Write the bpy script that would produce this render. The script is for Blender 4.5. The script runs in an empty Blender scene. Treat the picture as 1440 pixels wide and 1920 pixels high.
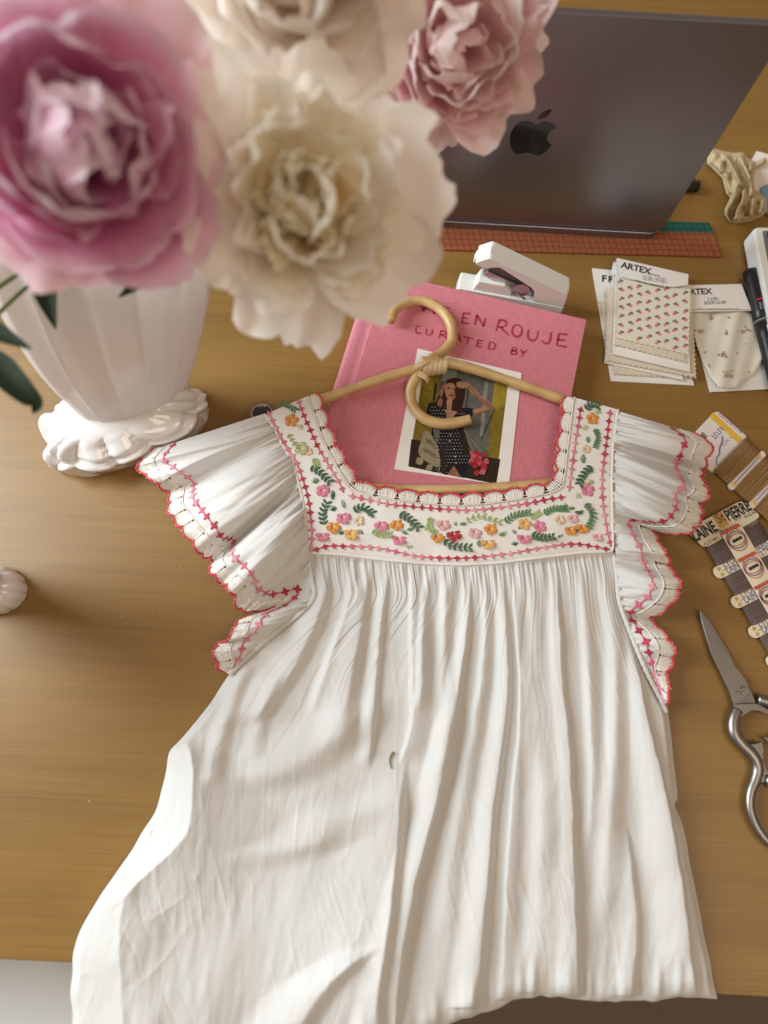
import bpy, math, random
import numpy as np
from mathutils import Matrix, Vector

# ------------------------------------------------------------------ camera, world, light
scene = bpy.context.scene
COL = scene.collection
F_PX, PITCH, ROLL, CAM_H = 1240.0, math.radians(73.65), math.radians(2.81), 0.5578
_F = np.array([0, math.cos(PITCH), -math.sin(PITCH)])
_U0 = np.array([0, math.sin(PITCH), math.cos(PITCH)])
_R0 = np.array([1.0, 0, 0])
_R = math.cos(ROLL)*_R0 + math.sin(ROLL)*_U0
_U = -math.sin(ROLL)*_R0 + math.cos(ROLL)*_U0
_O = np.array([0, 0, CAM_H])
cam_data = bpy.data.cameras.new('camera')
cam = bpy.data.objects.new('camera', cam_data); COL.objects.link(cam)
cam.matrix_world = Matrix(((_R[0], _U[0], -_F[0], _O[0]), (_R[1], _U[1], -_F[1], _O[1]), (_R[2], _U[2], -_F[2], _O[2]), (0, 0, 0, 1)))
cam_data.sensor_fit = 'HORIZONTAL'
cam_data.sensor_width = 36.0
cam_data.lens = 36.0*F_PX/1440.0
cam_data.clip_start = 0.01; cam_data.clip_end = 60
cam_data.dof.use_dof = True
cam_data.dof.focus_distance = 0.575
cam_data.dof.aperture_fstop = 31.0/8.5
scene.camera = cam

world = bpy.data.worlds.new('World'); scene.world = world; world.use_nodes = True
bg = world.node_tree.nodes['Background']
bg.inputs['Color'].default_value = (1.0, 0.72, 0.50, 1)
bg.inputs['Strength'].default_value = 0.25

def area_light(name, loc, target, sx, sy, power, color):
    l = bpy.data.lights.new(name, 'AREA'); l.shape = 'RECTANGLE'; l.size = sx; l.size_y = sy
    l.energy = power; l.color = color
    o = bpy.data.objects.new(name, l); COL.objects.link(o)
    o.location = loc
    o.rotation_euler = (Vector(target) - Vector(loc)).to_track_quat('-Z', 'Y').to_euler()
    return o
area_light('window_light', (-1.55, 0.42, 0.92), (0.0, 0.1, 0.0), 0.9, 1.2, 54, (0.88, 0.96, 1.0))
area_light('room_light', (0.55, -0.45, 1.7), (0.05, 0.15, 0.0), 1.0, 1.0, 10, (1.0, 0.84, 0.66))

scene.view_settings.view_transform = 'Standard'
scene.view_settings.look = 'None'
scene.view_settings.exposure = 0.0
scene.view_settings.gamma = 1.0
scene.cycles.use_denoising = True
scene.cycles.max_bounces = 8

# ------------------------------------------------------------------ helpers
def D(px, py, z=0.0):
    """Point of the place at height z seen at photo pixel (px, py): how the desk plan was measured."""
    d = _F + _R*(px-720)/F_PX + _U*(960-py)/F_PX
    return _O + d*((z-_O[2])/d[2])
def DA(px, py, z):
    px, py, z = np.broadcast_arrays(np.asarray(px, float), np.asarray(py, float), np.asarray(z, float))
    d = _F + ((px-720)/F_PX)[..., None]*_R + ((960-py)/F_PX)[..., None]*_U
    return _O + d*((z-_O[2])/d[..., 2])[..., None]
def ray(px, py, dist):
    d = _F + _R*(px-720)/F_PX + _U*(960-py)/F_PX
    return _O + d*dist

WM = {}
def place(o, parent, M=None):
    COL.objects.link(o)
    M = M or Matrix.Identity(4)
    if parent is not None:
        o.parent = parent
        o.matrix_parent_inverse = WM[parent.name].inverted()
    o.matrix_basis = M
    WM[o.name] = M
    return o
def empty(name, loc, label, cat, group=None):
    o = bpy.data.objects.new(name, None); o.empty_display_size = 0.02
    place(o, None, Matrix.Translation(Vector(loc)))
    o['label'] = label; o['category'] = cat
    if group: o['group'] = group
    return o
def mk(name, V, Fc, mat, parent=None, smooth=True, uv=None, M=None, mi=None, mats=None, attr=None):
    me = bpy.data.meshes.new(name)
    V = np.asarray(V, float).reshape(-1, 3)
    me.from_pydata(V.tolist(), [], [list(map(int, f)) for f in Fc])
    for m in (mats or [mat]): me.materials.append(m)
    n = len(me.polygons)
    if smooth: me.polygons.foreach_set('use_smooth', np.ones(n, bool))
    if mi is not None: me.polygons.foreach_set('material_index', np.asarray(mi, np.int32))
    if uv is not None:
        l = me.uv_layers.new(name='UVMap')
        idx = np.empty(len(me.loops), np.int32); me.loops.foreach_get('vertex_index', idx)
        l.data.foreach_set('uv', np.asarray(uv, float).reshape(-1, 2)[idx].ravel())
    me.update()
    o = bpy.data.objects.new(name, me)
    return place(o, parent, M)
def inst(name, me, parent, M):
    return place(bpy.data.objects.new(name, me), parent, M)
def solo(o, label, cat, group=None):
    o['label'] = label; o['category'] = cat
    if group: o['group'] = group
    return o
def grid_faces(n, m, off=0, wrap=False):
    f = []
    for i in range(n-1):
        for j in range(m if wrap else m-1):
            k = (j+1) % m
            f.append((off+i*m+j, off+i*m+k, off+(i+1)*m+k, off+(i+1)*m+j))
    return f
class MB:
    def __init__(s): s.V = []; s.F = []; s.I = []; s.n = 0
    def add(s, V, Fc, mi=0):
        V = np.asarray(V, float).reshape(-1, 3)
        s.V.append(V); s.F += [tuple(i+s.n for i in f) for f in Fc]; s.I += [mi]*len(Fc); s.n += len(V)
    def tube(s, P, r, seg=6, mi=0, cap=True, flat=1.0, up=None):
        P = np.asarray(P, float); n = len(P)
        r = np.broadcast_to(np.asarray(r, float), (n,))
        T = np.gradient(P, axis=0); T /= np.linalg.norm(T, axis=1)[:, None]+1e-12
        if up is None: up = np.array([0, 0, 1.0]) if abs(T[:, 2]).mean() < .8 else np.array([1.0, 0, 0])
        A = np.cross(T, up); A /= np.linalg.norm(A, axis=1)[:, None]+1e-12
        B = np.cross(A, T)
        a = np.linspace(0, 2*np.pi, seg, endpoint=False)
        V = P[:, None] + r[:, None, None]*(np.cos(a)[None, :, None]*A[:, None] + flat*np.sin(a)[None, :, None]*B[:, None])
        Fc = grid_faces(n, seg, wrap=True)
        if cap: Fc += [tuple(range(seg-1, -1, -1)), tuple((n-1)*seg+i for i in range(seg))]
        s.add(V.reshape(-1, 3), Fc, mi)
    def prism(s, top, dz, mi=0, inset=0.0):
        """polygon of 3-D points (counter-clockwise from above) extruded down by dz, optional bevelled top edge"""
        top = np.asarray(top, float); n = len(top)
        c = top.mean(0)
        rings = []
        if inset > 0:
            d = c-top; d[:, 2] = 0; d /= np.linalg.norm(d, axis=1)[:, None]+1e-9
            t2 = top + d*inset; rings.append(t2)
            t1 = top + d*inset*.3; t1[:, 2] -= inset*.3; rings.append(t1)
            t0 = top.copy(); t0[:, 2] -= inset; rings.append(t0)
        else: rings.append(top)
        b = top.copy(); b[:, 2] -= dz; rings.append(b)
        Fc = grid_faces(len(rings), n, wrap=True)
        Fc = [f[::-1] for f in Fc]
        Fc += [tuple(range(n)), tuple((len(rings)-1)*n+i for i in range(n-1, -1, -1))]
        s.add(np.concatenate(rings), Fc, mi)
    def flat_poly(s, P, mi=0): s.add(P, [tuple(range(len(P)))], mi)
    def build(s, name, mat, parent=None, smooth=False, mats=None, uv=None):
        return mk(name, np.concatenate(s.V), s.F, mat, parent, smooth, mi=s.I, mats=mats, uv=uv)
def spline(P, n, closed=False):
    """Catmull-Rom resample"""
    P = np.asarray(P, float); k = len(P)
    if closed: Q = np.vstack([P[-1], P, P[0], P[1]]); segs = k
    else: Q = np.vstack([2*P[0]-P[1], P, 2*P[-1]-P[-2]]); segs = k-1
    t = np.linspace(0, segs, n, endpoint=not closed)
    i = np.minimum(t.astype(int), segs-1); f = (t-i)[:, None]
    a, b, c, d = Q[i], Q[i+1], Q[i+2], Q[i+3]
    return .5*((2*b)+(-a+c)*f+(2*a-5*b+4*c-d)*f*f+(-a+3*b-3*c+d)*f**3)
def even(P, n):
    P = np.asarray(P, float)
    s = np.r_[0, np.cumsum(np.linalg.norm(np.diff(P, axis=0), axis=1))]
    u = np.linspace(0, s[-1], n)
    return np.stack([np.interp(u, s, P[:, k]) for k in range(P.shape[1])], 1)
def sm(x): x = np.clip(x, 0, 1); return x*x*(3-2*x)
def vnoise(x, y, seed=0):
    """smooth 2-D value noise in -1..1"""
    x = np.asarray(x, float); y = np.asarray(y, float)
    xi = np.floor(x).astype(np.int64); yi = np.floor(y).astype(np.int64)
    def h(a, b):
        k = (a*374761393 + b*668265263 + seed*1442695041) & 0xffffffff
        k = ((k ^ (k >> 13))*1274126177) & 0xffffffff
        return ((k ^ (k >> 16)) & 0xffff)/32767.5-1
    fx = sm(x-xi); fy = sm(y-yi)
    return (h(xi, yi)*(1-fx)+h(xi+1, yi)*fx)*(1-fy)+(h(xi, yi+1)*(1-fx)+h(xi+1, yi+1)*fx)*fy
def arc_poly(pts, rad, seg=5):
    """round the corners of a 2-D polygon"""
    pts = [np.asarray(p, float) for p in pts]; out = []; n = len(pts)
    for i in range(n):
        p, a, b = pts[i], pts[i-1], pts[(i+1) % n]
        u = (a-p); v = (b-p); lu, lv = np.linalg.norm(u), np.linalg.norm(v)
        r = min(rad, lu*.45, lv*.45)
        A = p+u/lu*r; B = p+v/lv*r
        for t in np.linspace(0, 1, seg): out.append((1-t)**2*A+2*t*(1-t)*p+t*t*B)
    return np.array(out)

# ------------------------------------------------------------------ materials
def nodes(name):
    m = bpy.data.materials.new(name); m.use_nodes = True
    nt = m.node_tree; b = nt.nodes['Principled BSDF']
    return m, nt, b
def N(nt, t, **kw):
    n = nt.nodes.new(t)
    for k, v in kw.items():
        if k in n.inputs: n.inputs[k].default_value = v
        else: setattr(n, k, v)
    return n
def mat(name, col, rough=.5, metal=0, spec=.5, bump=0, bscale=200, var=0, vscale=30, sheen=0, coat=0, stretch=None, trans=0):
    m, nt, b = nodes(name); L = nt.links.new
    b.inputs['Base Color'].default_value = (*col, 1); b.inputs['Roughness'].default_value = rough
    b.inputs['Metallic'].default_value = metal; b.inputs['Specular IOR Level'].default_value = spec
    b.inputs['Sheen Weight'].default_value = sheen; b.inputs['Coat Weight'].default_value = coat
    tc = N(nt, 'ShaderNodeTexCoord'); mp = N(nt, 'ShaderNodeMapping'); L(tc.outputs['Object'], mp.inputs['Vector'])
    if stretch: mp.inputs['Scale'].default_value = stretch
    if var:
        n = N(nt, 'ShaderNodeTexNoise', Scale=vscale, Detail=5.0); L(mp.outputs[0], n.inputs['Vector'])
        mx = N(nt, 'ShaderNodeMix', data_type='RGBA')
        mx.inputs[6].default_value = (*[c*(1-var) for c in col], 1); mx.inputs[7].default_value = (*[min(1, c*(1+var)) for c in col], 1)
        L(n.outputs['Fac'], mx.inputs[0]); L(mx.outputs[2], b.inputs['Base Color'])
    if bump:
        n = N(nt, 'ShaderNodeTexNoise', Scale=bscale, Detail=4.0); L(mp.outputs[0], n.inputs['Vector'])
        bp = N(nt, 'ShaderNodeBump', Strength=bump, Distance=.001); L(n.outputs['Fac'], bp.inputs['Height']); L(bp.outputs[0], b.inputs['Normal'])
    if trans:
        out = nt.nodes['Material Output']; t = N(nt, 'ShaderNodeBsdfTranslucent'); t.inputs['Color'].default_value = (*col, 1)
        ms = N(nt, 'ShaderNodeMixShader'); ms.inputs[0].default_value = trans
        L(b.outputs[0], ms.inputs[1]); L(t.outputs[0], ms.inputs[2]); L(ms.outputs[0], out.inputs['Surface'])
    return m

def wood_material():
    m, nt, b = nodes('maple_veneer'); L = nt.links.new
    tc = N(nt, 'ShaderNodeTexCoord')
    mp = N(nt, 'ShaderNodeMapping'); mp.inputs['Scale'].default_value = (1.1, 17, 1); L(tc.outputs['Object'], mp.inputs['Vector'])
    n1 = N(nt, 'ShaderNodeTexNoise', Scale=1.4, Detail=7.0, Roughness=.6, Distortion=.5); L(mp.outputs[0], n1.inputs['Vector'])
    mp2 = N(nt, 'ShaderNodeMapping'); mp2.inputs['Scale'].default_value = (3.5, 330, 1); L(tc.outputs['Object'], mp2.inputs['Vector'])
    n2 = N(nt, 'ShaderNodeTexNoise', Scale=2.0, Detail=3.0); L(mp2.outputs[0], n2.inputs['Vector'])
    n3 = N(nt, 'ShaderNodeTexNoise', Scale=3.0, Detail=2.0); L(tc.outputs['Object'], n3.inputs['Vector'])
    r = N(nt, 'ShaderNodeValToRGB'); e = r.color_ramp.elements
    e[0].position = .25; e[0].color = (.205, .108, .024, 1); e[1].position = .75; e[1].color = (.305, .172, .043, 1)
    L(n1.outputs['Fac'], r.inputs[0])
    mx = N(nt, 'ShaderNodeMix', data_type='RGBA', blend_type='MULTIPLY'); mx.inputs[0].default_value = 1
    r2 = N(nt, 'ShaderNodeValToRGB'); e = r2.color_ramp.elements
    e[0].position = .32; e[0].color = (.88, .87, .84, 1); e[1].position = .62; e[1].color = (1.03, 1.03, 1.03, 1)
    L(n2.outputs['Fac'], r2.inputs[0]); L(r.outputs[0], mx.inputs[6]); L(r2.outputs[0], mx.inputs[7])
    L(mx.outputs[2], b.inputs['Base Color'])
    rr = N(nt, 'ShaderNodeMapRange'); rr.inputs['To Min'].default_value = .34; rr.inputs['To Max'].default_value = .46
    L(n3.outputs['Fac'], rr.inputs['Value']); L(rr.outputs[0], b.inputs['Roughness'])
    b.inputs['Specular IOR Level'].default_value = .55
    bp = N(nt, 'ShaderNodeBump', Strength=.08, Distance=.0006); L(n2.outputs['Fac'], bp.inputs['Height']); L(bp.outputs[0], b.inputs['Normal'])
    return m

def cotton_material(name, col, weave=1.0, crease=1.0, trans=.26):
    m, nt, b = nodes(name); L = nt.links.new
    b.inputs['Base Color'].default_value = (*col, 1); b.inputs['Roughness'].default_value = .85
    b.inputs['Specular IOR Level'].default_value = .2; b.inputs['Sheen Weight'].default_value = .15
    tc = N(nt, 'ShaderNodeTexCoord')
    mp = N(nt, 'ShaderNodeMapping'); mp.inputs['Scale'].default_value = (1, .16, 1); L(tc.outputs['Object'], mp.inputs['Vector'])
    n1 = N(nt, 'ShaderNodeTexNoise', Scale=130.0, Detail=4.0, Distortion=.6); L(mp.outputs[0], n1.inputs['Vector'])
    n2 = N(nt, 'ShaderNodeTexNoise', Scale=1500.0, Detail=2.0); L(tc.outputs['Object'], n2.inputs['Vector'])
    b1 = N(nt, 'ShaderNodeBump', Strength=.10*crease, Distance=.0012); L(n1.outputs['Fac'], b1.inputs['Height'])
    b2 = N(nt, 'ShaderNodeBump', Strength=.35*weave, Distance=.0004); L(n2.outputs['Fac'], b2.inputs['Height']); L(b1.outputs[0], b2.inputs['Normal'])
    L(b2.outputs[0], b.inputs['Normal'])
    out = nt.nodes['Material Output']; t = N(nt, 'ShaderNodeBsdfTranslucent'); t.inputs['Color'].default_value = (*col, 1)
    ms = N(nt, 'ShaderNodeMixShader'); ms.inputs[0].default_value = trans
    L(b.outputs[0], ms.inputs[1]); L(t.outputs[0], ms.inputs[2]); L(ms.outputs[0], out.inputs['Surface'])
    return m

def petal_material(name, base, mid, tip, trans=.3):
    m, nt, b = nodes(name); L = nt.links.new
    uv = N(nt, 'ShaderNodeUVMap'); sp = N(nt, 'ShaderNodeSeparateXYZ'); L(uv.outputs[0], sp.inputs[0])
    mp = N(nt, 'ShaderNodeMapping'); mp.inputs['Scale'].default_value = (14, 1.2, 1); L(uv.outputs[0], mp.inputs['Vector'])
    n = N(nt, 'ShaderNodeTexNoise', Scale=3.0, Detail=4.0); L(mp.outputs[0], n.inputs['Vector'])
    a = N(nt, 'ShaderNodeMath', operation='MULTIPLY_ADD'); a.inputs[1].default_value = .36; L(n.outputs['Fac'], a.inputs[0])
    a2 = N(nt, 'ShaderNodeMath', operation='SUBTRACT'); a2.inputs[1].default_value = .18
    L(sp.outputs['Y'], a.inputs[2]); L(a.outputs[0], a2.inputs[0])
    r = N(nt, 'ShaderNodeValToRGB'); e = r.color_ramp.elements
    e[0].position = .05; e[0].color = (*base, 1); e[1].position = .98; e[1].color = (*tip, 1)
    k = e.new(.55); k.color = (*mid, 1)
    L(a2.outputs[0], r.inputs[0]); L(r.outputs[0], b.inputs['Base Color'])
    b.inputs['Roughness'].default_value = .42; b.inputs['Specular IOR Level'].default_value = .45; b.inputs['Sheen Weight'].default_value = .2
    bp = N(nt, 'ShaderNodeBump', Strength=.45, Distance=.001); L(n.outputs['Fac'], bp.inputs['Height']); L(bp.outputs[0], b.inputs['Normal'])
    out = nt.nodes['Material Output']; t = N(nt, 'ShaderNodeBsdfTranslucent'); L(r.outputs[0], t.inputs['Color'])
    ms = N(nt, 'ShaderNodeMixShader'); ms.inputs[0].default_value = trans
    L(b.outputs[0], ms.inputs[1]); L(t.outputs[0], ms.inputs[2]); L(ms.outputs[0], out.inputs['Surface'])
    return m

def linen_material(name, col):
    m, nt, b = nodes(name); L = nt.links.new
    tc = N(nt, 'ShaderNodeTexCoord')
    hs = []
    for sc in ((60, 900, 1), (900, 60, 1)):
        mp = N(nt, 'ShaderNodeMapping'); mp.inputs['Scale'].default_value = sc; mp.inputs['Rotation'].default_value = (0, 0, .22)
        L(tc.outputs['Object'], mp.inputs['Vector'])
        n = N(nt, 'ShaderNodeTexNoise', Scale=1.6, Detail=2.0); L(mp.outputs[0], n.inputs['Vector']); hs.append(n)
    ad = N(nt, 'ShaderNodeMath', operation='ADD'); L(hs[0].outputs['Fac'], ad.inputs[0]); L(hs[1].outputs['Fac'], ad.inputs[1])
    r = N(nt, 'ShaderNodeMapRange'); r.inputs['From Min'].default_value = .6; r.inputs['From Max'].default_value = 1.4
    L(ad.outputs[0], r.inputs['Value'])
    mx = N(nt, 'ShaderNodeMix', data_type='RGBA')
    mx.inputs[6].default_value = (*[c*.78 for c in col], 1); mx.inputs[7].default_value = (*[c*1.2 for c in col], 1)
    L(r.outputs[0], mx.inputs[0]); L(mx.outputs[2], b.inputs['Base Color'])
    b.inputs['Roughness'].default_value = .8; b.inputs['Specular IOR Level'].default_value = .2
    bp = N(nt, 'ShaderNodeBump', Strength=.3, Distance=.0004); L(ad.outputs[0], bp.inputs['Height']); L(bp.outputs[0], b.inputs['Normal'])
    return m

def cane_material():
    m, nt, b = nodes('rattan_cane'); L = nt.links.new
    tc = N(nt, 'ShaderNodeTexCoord')
    n = N(nt, 'ShaderNodeTexNoise', Scale=45.0, Detail=5.0); L(tc.outputs['Object'], n.inputs['Vector'])
    n2 = N(nt, 'ShaderNodeTexNoise', Scale=260.0, Detail=3.0); L(tc.outputs['Object'], n2.inputs['Vector'])
    r = N(nt, 'ShaderNodeValToRGB'); e = r.color_ramp.elements
    e[0].position = .3; e[0].color = (.46, .27, .10, 1); e[1].position = .62; e[1].color = (.66, .46, .21, 1)
    L(n.outputs['Fac'], r.inputs[0]); L(r.outputs[0], b.inputs['Base Color'])
    b.inputs['Roughness'].default_value = .42; b.inputs['Coat Weight'].default_value = .2; b.inputs['Coat Roughness'].default_value = .3
    bp = N(nt, 'ShaderNodeBump', Strength=.12, Distance=.0005); L(n2.outputs['Fac'], bp.inputs['Height']); L(bp.outputs[0], b.inputs['Normal'])
    return m

M = {}
M['wood'] = wood_material()
M['cotton'] = cotton_material('white_cotton', (.83, .83, .81))
M['yoke'] = cotton_material('yoke_cotton', (.83, .81, .775), crease=.35, trans=.06)
M['thread_white'] = mat('white_crochet_thread', (.86, .83, .78), .8, bump=.3, bscale=2500)
M['thread_coral'] = mat('coral_thread', (.66, .075, .085), .7, bump=.4, bscale=2500, var=.25, vscale=900)
for k, c in dict(s0=(.42, .012, .045), s1=(.55, .03, .085), s2=(.64, .12, .20), s3=(.72, .24, .32), s4=(.78, .36, .42),
                 pink=(.78, .28, .40), pale=(.84, .52, .52), red=(.50, .012, .04), orange=(.80, .36, .055), amber=(.85, .53, .17),
                 cream=(.84, .70, .48), dark=(.04, .15, .06), green=(.13, .28, .12), lime=(.46, .56, .24), pgreen=(.62, .68, .40)).items():
    M['e_'+k] = mat('embroidery_'+k, c, .6, bump=.5, bscale=1800, sheen=.2)
M['cane'] = cane_material()
M['wrap'] = mat('cane_wrap', (.62, .47, .28), .55, bump=.3, bscale=900, var=.15, vscale=200)
M['linen'] = linen_material('pink_linen', (.60, .205, .245))
M['linen_spine'] = linen_material('pink_linen_spine', (.60, .22, .27))
M['ink_red'] = mat('red_print', (.38, .028, .085), .7)
M['paper'] = mat('white_paper', (.82, .80, .77), .7, var=.03, vscale=40)
M['pages'] = mat('page_block', (.75, .70, .60), .8)
M['card'] = mat('card_stock', (.80, .78, .75), .65, var=.03, vscale=60)
M['ink'] = mat('black_print', (.03, .03, .035), .6)
M['greyink'] = mat('grey_print', (.22, .20, .30), .6)
M['laptop'] = mat('grey_anodised_metal', (.25, .24, .27), .34, metal=.85, bump=.05, bscale=3000)
M['laptop_edge'] = mat('polished_edge', (.55, .55, .57), .25, metal=1)
M['mirror'] = mat('polished_black', (.05, .05, .055), .08, metal=.6)
M['screen'] = mat('dark_glass', (.01, .01, .012), .05)
M['key'] = mat('black_key', (.015, .015, .016), .5)
M['white_plastic'] = mat('white_plastic', (.76, .77, .74), .38, bump=.04, bscale=900)
M['chrome'] = mat('chrome', (.42, .42, .42), .28, metal=.8)
M['steel'] = mat('brushed_steel', (.30, .285, .28), .40, metal=1, bump=.04, bscale=900, var=.05, vscale=40)
M['steel_dark'] = mat('etched_steel', (.16, .15, .15), .5, metal=.6)
M['black'] = mat('black_plastic', (.012, .012, .013), .35)
M['lcd'] = mat('lcd_glass', (.022, .026, .022), .15)
M['lcd_frame'] = mat('lcd_frame', (.16, .17, .18), .3)
M['beige'] = cotton_material('beige_cloth', (.62, .50, .30), crease=.8, trans=.08)
M['swatch_cream'] = cotton_material('cream_swatch', (.80, .75, .64), crease=.2, weave=1.5, trans=.05)
M['swatch_edge'] = mat('swatch_weave', (.70, .63, .51), .9, bump=.6, bscale=900, var=.2, vscale=400)
M['muslin'] = cotton_material('muslin', (.80, .77, .66), crease=1.2, trans=.1)
M['rose'] = mat('printed_rose', (.70, .20, .19), .8); M['leafprint'] = mat('printed_leaf', (.12, .24, .16), .8)
M['mustard'] = mat('printed_mustard', (.45, .38, .13), .8); M['mauve'] = mat('printed_mauve', (.38, .30, .36), .8)
M['wool_tan'] = mat('tan_wool', (.37, .215, .085), .85, bump=.6, bscale=1600, stretch=(1, 1, 1), var=.2, vscale=500)
M['wool_grey'] = mat('taupe_wool', (.16, .115, .105), .85, bump=.6, bscale=1600, var=.2, vscale=500)
M['card_cream'] = mat('cream_card', (.74, .66, .50), .7, var=.05, vscale=80)
M['card_white'] = mat('white_card', (.78, .74, .73), .6)
M['gold'] = mat('gold_print', (.52, .34, .08), .5); M['yellow'] = mat('yellow_print', (.78, .50, .06), .6)
M['violet'] = mat('violet_print', (.26, .18, .42), .6); M['stamp_red'] = mat('stamp_red', (.52, .10, .05), .6)
M['blue'] = mat('blue_card', (.20, .33, .47), .5)
M['ceramic'] = mat('white_glazed_ceramic', (.80, .78, .77), .10, coat=1.0, bump=.15, bscale=60)
M['leaf'] = mat('peony_leaf', (.013, .028, .010), .6, spec=.25, bump=.3, bscale=120, var=.35, vscale=30, trans=.12)
M['stem'] = mat('peony_stem', (.11, .16, .035), .5, var=.3, vscale=60)
M['brown_card'] = mat('brown_lid', (.22, .12, .055), .5, var=.2, vscale=100)
M['floor'] = mat('brown_floor', (.20, .145, .105), .5, var=.15, vscale=6, stretch=(1, 8, 1))
M['panel'] = mat('pale_grey_laminate', (.62, .62, .60), .5, var=.03, vscale=20)

def ruler_material(name, col):
    m, nt, b = nodes(name); L = nt.links.new
    tc = N(nt, 'ShaderNodeTexCoord'); sp = N(nt, 'ShaderNodeSeparateXYZ'); L(tc.outputs['UV'], sp.inputs[0])
    mask = None
    for ax in 'XY':
        fr = N(nt, 'ShaderNodeMath', operation='FRACT'); L(sp.outputs[ax], fr.inputs[0])
        lt = N(nt, 'ShaderNodeMath', operation='LESS_THAN'); lt.inputs[1].default_value = .14; L(fr.outputs[0], lt.inputs[0])
        if mask is None: mask = lt
        else:
            mxm = N(nt, 'ShaderNodeMath', operation='MAXIMUM'); L(mask.outputs[0], mxm.inputs[0]); L(lt.outputs[0], mxm.inputs[1]); mask = mxm
    mx = N(nt, 'ShaderNodeMix', data_type='RGBA'); mx.inputs[6].default_value = (*col, 1); mx.inputs[7].default_value = (*[c*.5 for c in col], 1)
    L(mask.outputs[0], mx.inputs[0]); L(mx.outputs[2], b.inputs['Base Color'])
    b.inputs['Roughness'].default_value = .25
    out = nt.nodes['Material Output']; t = N(nt, 'ShaderNodeBsdfTransparent'); t.inputs['Color'].default_value = (*[min(1, c*1.6+.1) for c in col], 1)
    ms = N(nt, 'ShaderNodeMixShader'); ms.inputs[0].default_value = .6
    L(b.outputs[0], ms.inputs[1]); L(t.outputs[0], ms.inputs[2]); L(ms.outputs[0], out.inputs['Surface'])
    return m
M['ruler_red'] = ruler_material('red_acrylic', (.52, .23, .12)); M['ruler_teal'] = ruler_material('teal_acrylic', (.06, .27, .24))

def glass_vase_material():
    m, nt, b = nodes('frosted_pink_glass'); L = nt.links.new
    b.inputs['Base Color'].default_value = (.86, .83, .81, 1); b.inputs['Roughness'].default_value = .18
    b.inputs['Transmission Weight'].default_value = 0.0; b.inputs['Coat Weight'].default_value = .5
    out = nt.nodes['Material Output']; t = N(nt, 'ShaderNodeBsdfTranslucent'); t.inputs['Color'].default_value = (.90, .87, .85, 1)
    ms = N(nt, 'ShaderNodeMixShader'); ms.inputs[0].default_value = .45
    tr = N(nt, 'ShaderNodeBsdfTransparent'); tr.inputs['Color'].default_value = (.95, .90, .88, 1)
    ms2 = N(nt, 'ShaderNodeMixShader'); ms2.inputs[0].default_value = .36
    L(b.outputs[0], ms.inputs[1]); L(t.outputs[0], ms.inputs[2]); L(ms.outputs[0], ms2.inputs[1]); L(tr.outputs[0], ms2.inputs[2])
    L(ms2.outputs[0], out.inputs['Surface'])
    return m
M['vase'] = glass_vase_material()

def text_mesh(name, body, o, xdir, size, z, material, parent, bold=0.0, squash=1.0, spacing=1.0):
    """flat printed line of text; o and xdir are photo pixels on a horizontal sheet at height z"""
    cu = bpy.data.curves.new(name, 'FONT'); cu.body = body; cu.size = 1.0; cu.offset = bold; cu.space_character = spacing; cu.resolution_u = 2
    tmp = bpy.data.objects.new(name+'_tmp', cu); COL.objects.link(tmp)
    dg = bpy.context.evaluated_depsgraph_get(); dg.update()
    me = bpy.data.meshes.new_from_object(tmp.evaluated_get(dg))
    bpy.data.objects.remove(tmp); bpy.data.curves.remove(cu)
    me.name = name; me.materials.clear(); me.materials.append(material)
    p = D(o[0], o[1], z); q = D(o[0]+xdir[0], o[1]+xdir[1], z)
    x = q-p; x /= np.linalg.norm(x); y = np.array([-x[1], x[0], 0])
    Mx = Matrix(((x[0]*size*squash, y[0]*size, 0, p[0]), (x[1]*size*squash, y[1]*size, 0, p[1]), (0, 0, 1, p[2]), (0, 0, 0, 1)))
    me.transform(Mx)
    ob = bpy.data.objects.new(name, me)
    return place(ob, parent)
def stroke(mb, pts, w, mi=0):
    """flat ribbon along 3-D points lying on a horizontal sheet"""
    P = np.asarray(pts, float); T = np.gradient(P, axis=0); T /= np.linalg.norm(T, axis=1)[:, None]+1e-12
    S = np.stack([-T[:, 1], T[:, 0], np.zeros(len(T))], 1)
    k = np.linspace(0, 1, len(P)); ww = w*(.82+.18*np.sin(k*5+P[0, 0]*900))
    V = np.stack([P+S*ww[:, None], P-S*ww[:, None]], 1).reshape(-1, 3)
    mb.add(V, [(2*i+1, 2*i+3, 2*i+2, 2*i) for i in range(len(P)-1)], mi)

rng = random.Random(7)

# ------------------------------------------------------------------ the setting
EDGE_Y = -0.190
mb = MB(); mb.prism([(-1.3, EDGE_Y, 0), (1.2, EDGE_Y, 0), (1.2, 1.12, 0), (-1.3, 1.12, 0)], .028, inset=.0015)
desk = mb.build('desk_top', M['wood']); solo(desk, 'honey brown maple veneer desk top that everything lies on', 'desk')
mb = MB(); mb.prism([(-5, -4, -.73), (5, -4, -.73), (5, 4, -.73), (-5, 4, -.73)], .05)
floor = mb.build('floor', M['floor']); floor['kind'] = 'structure'

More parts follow.
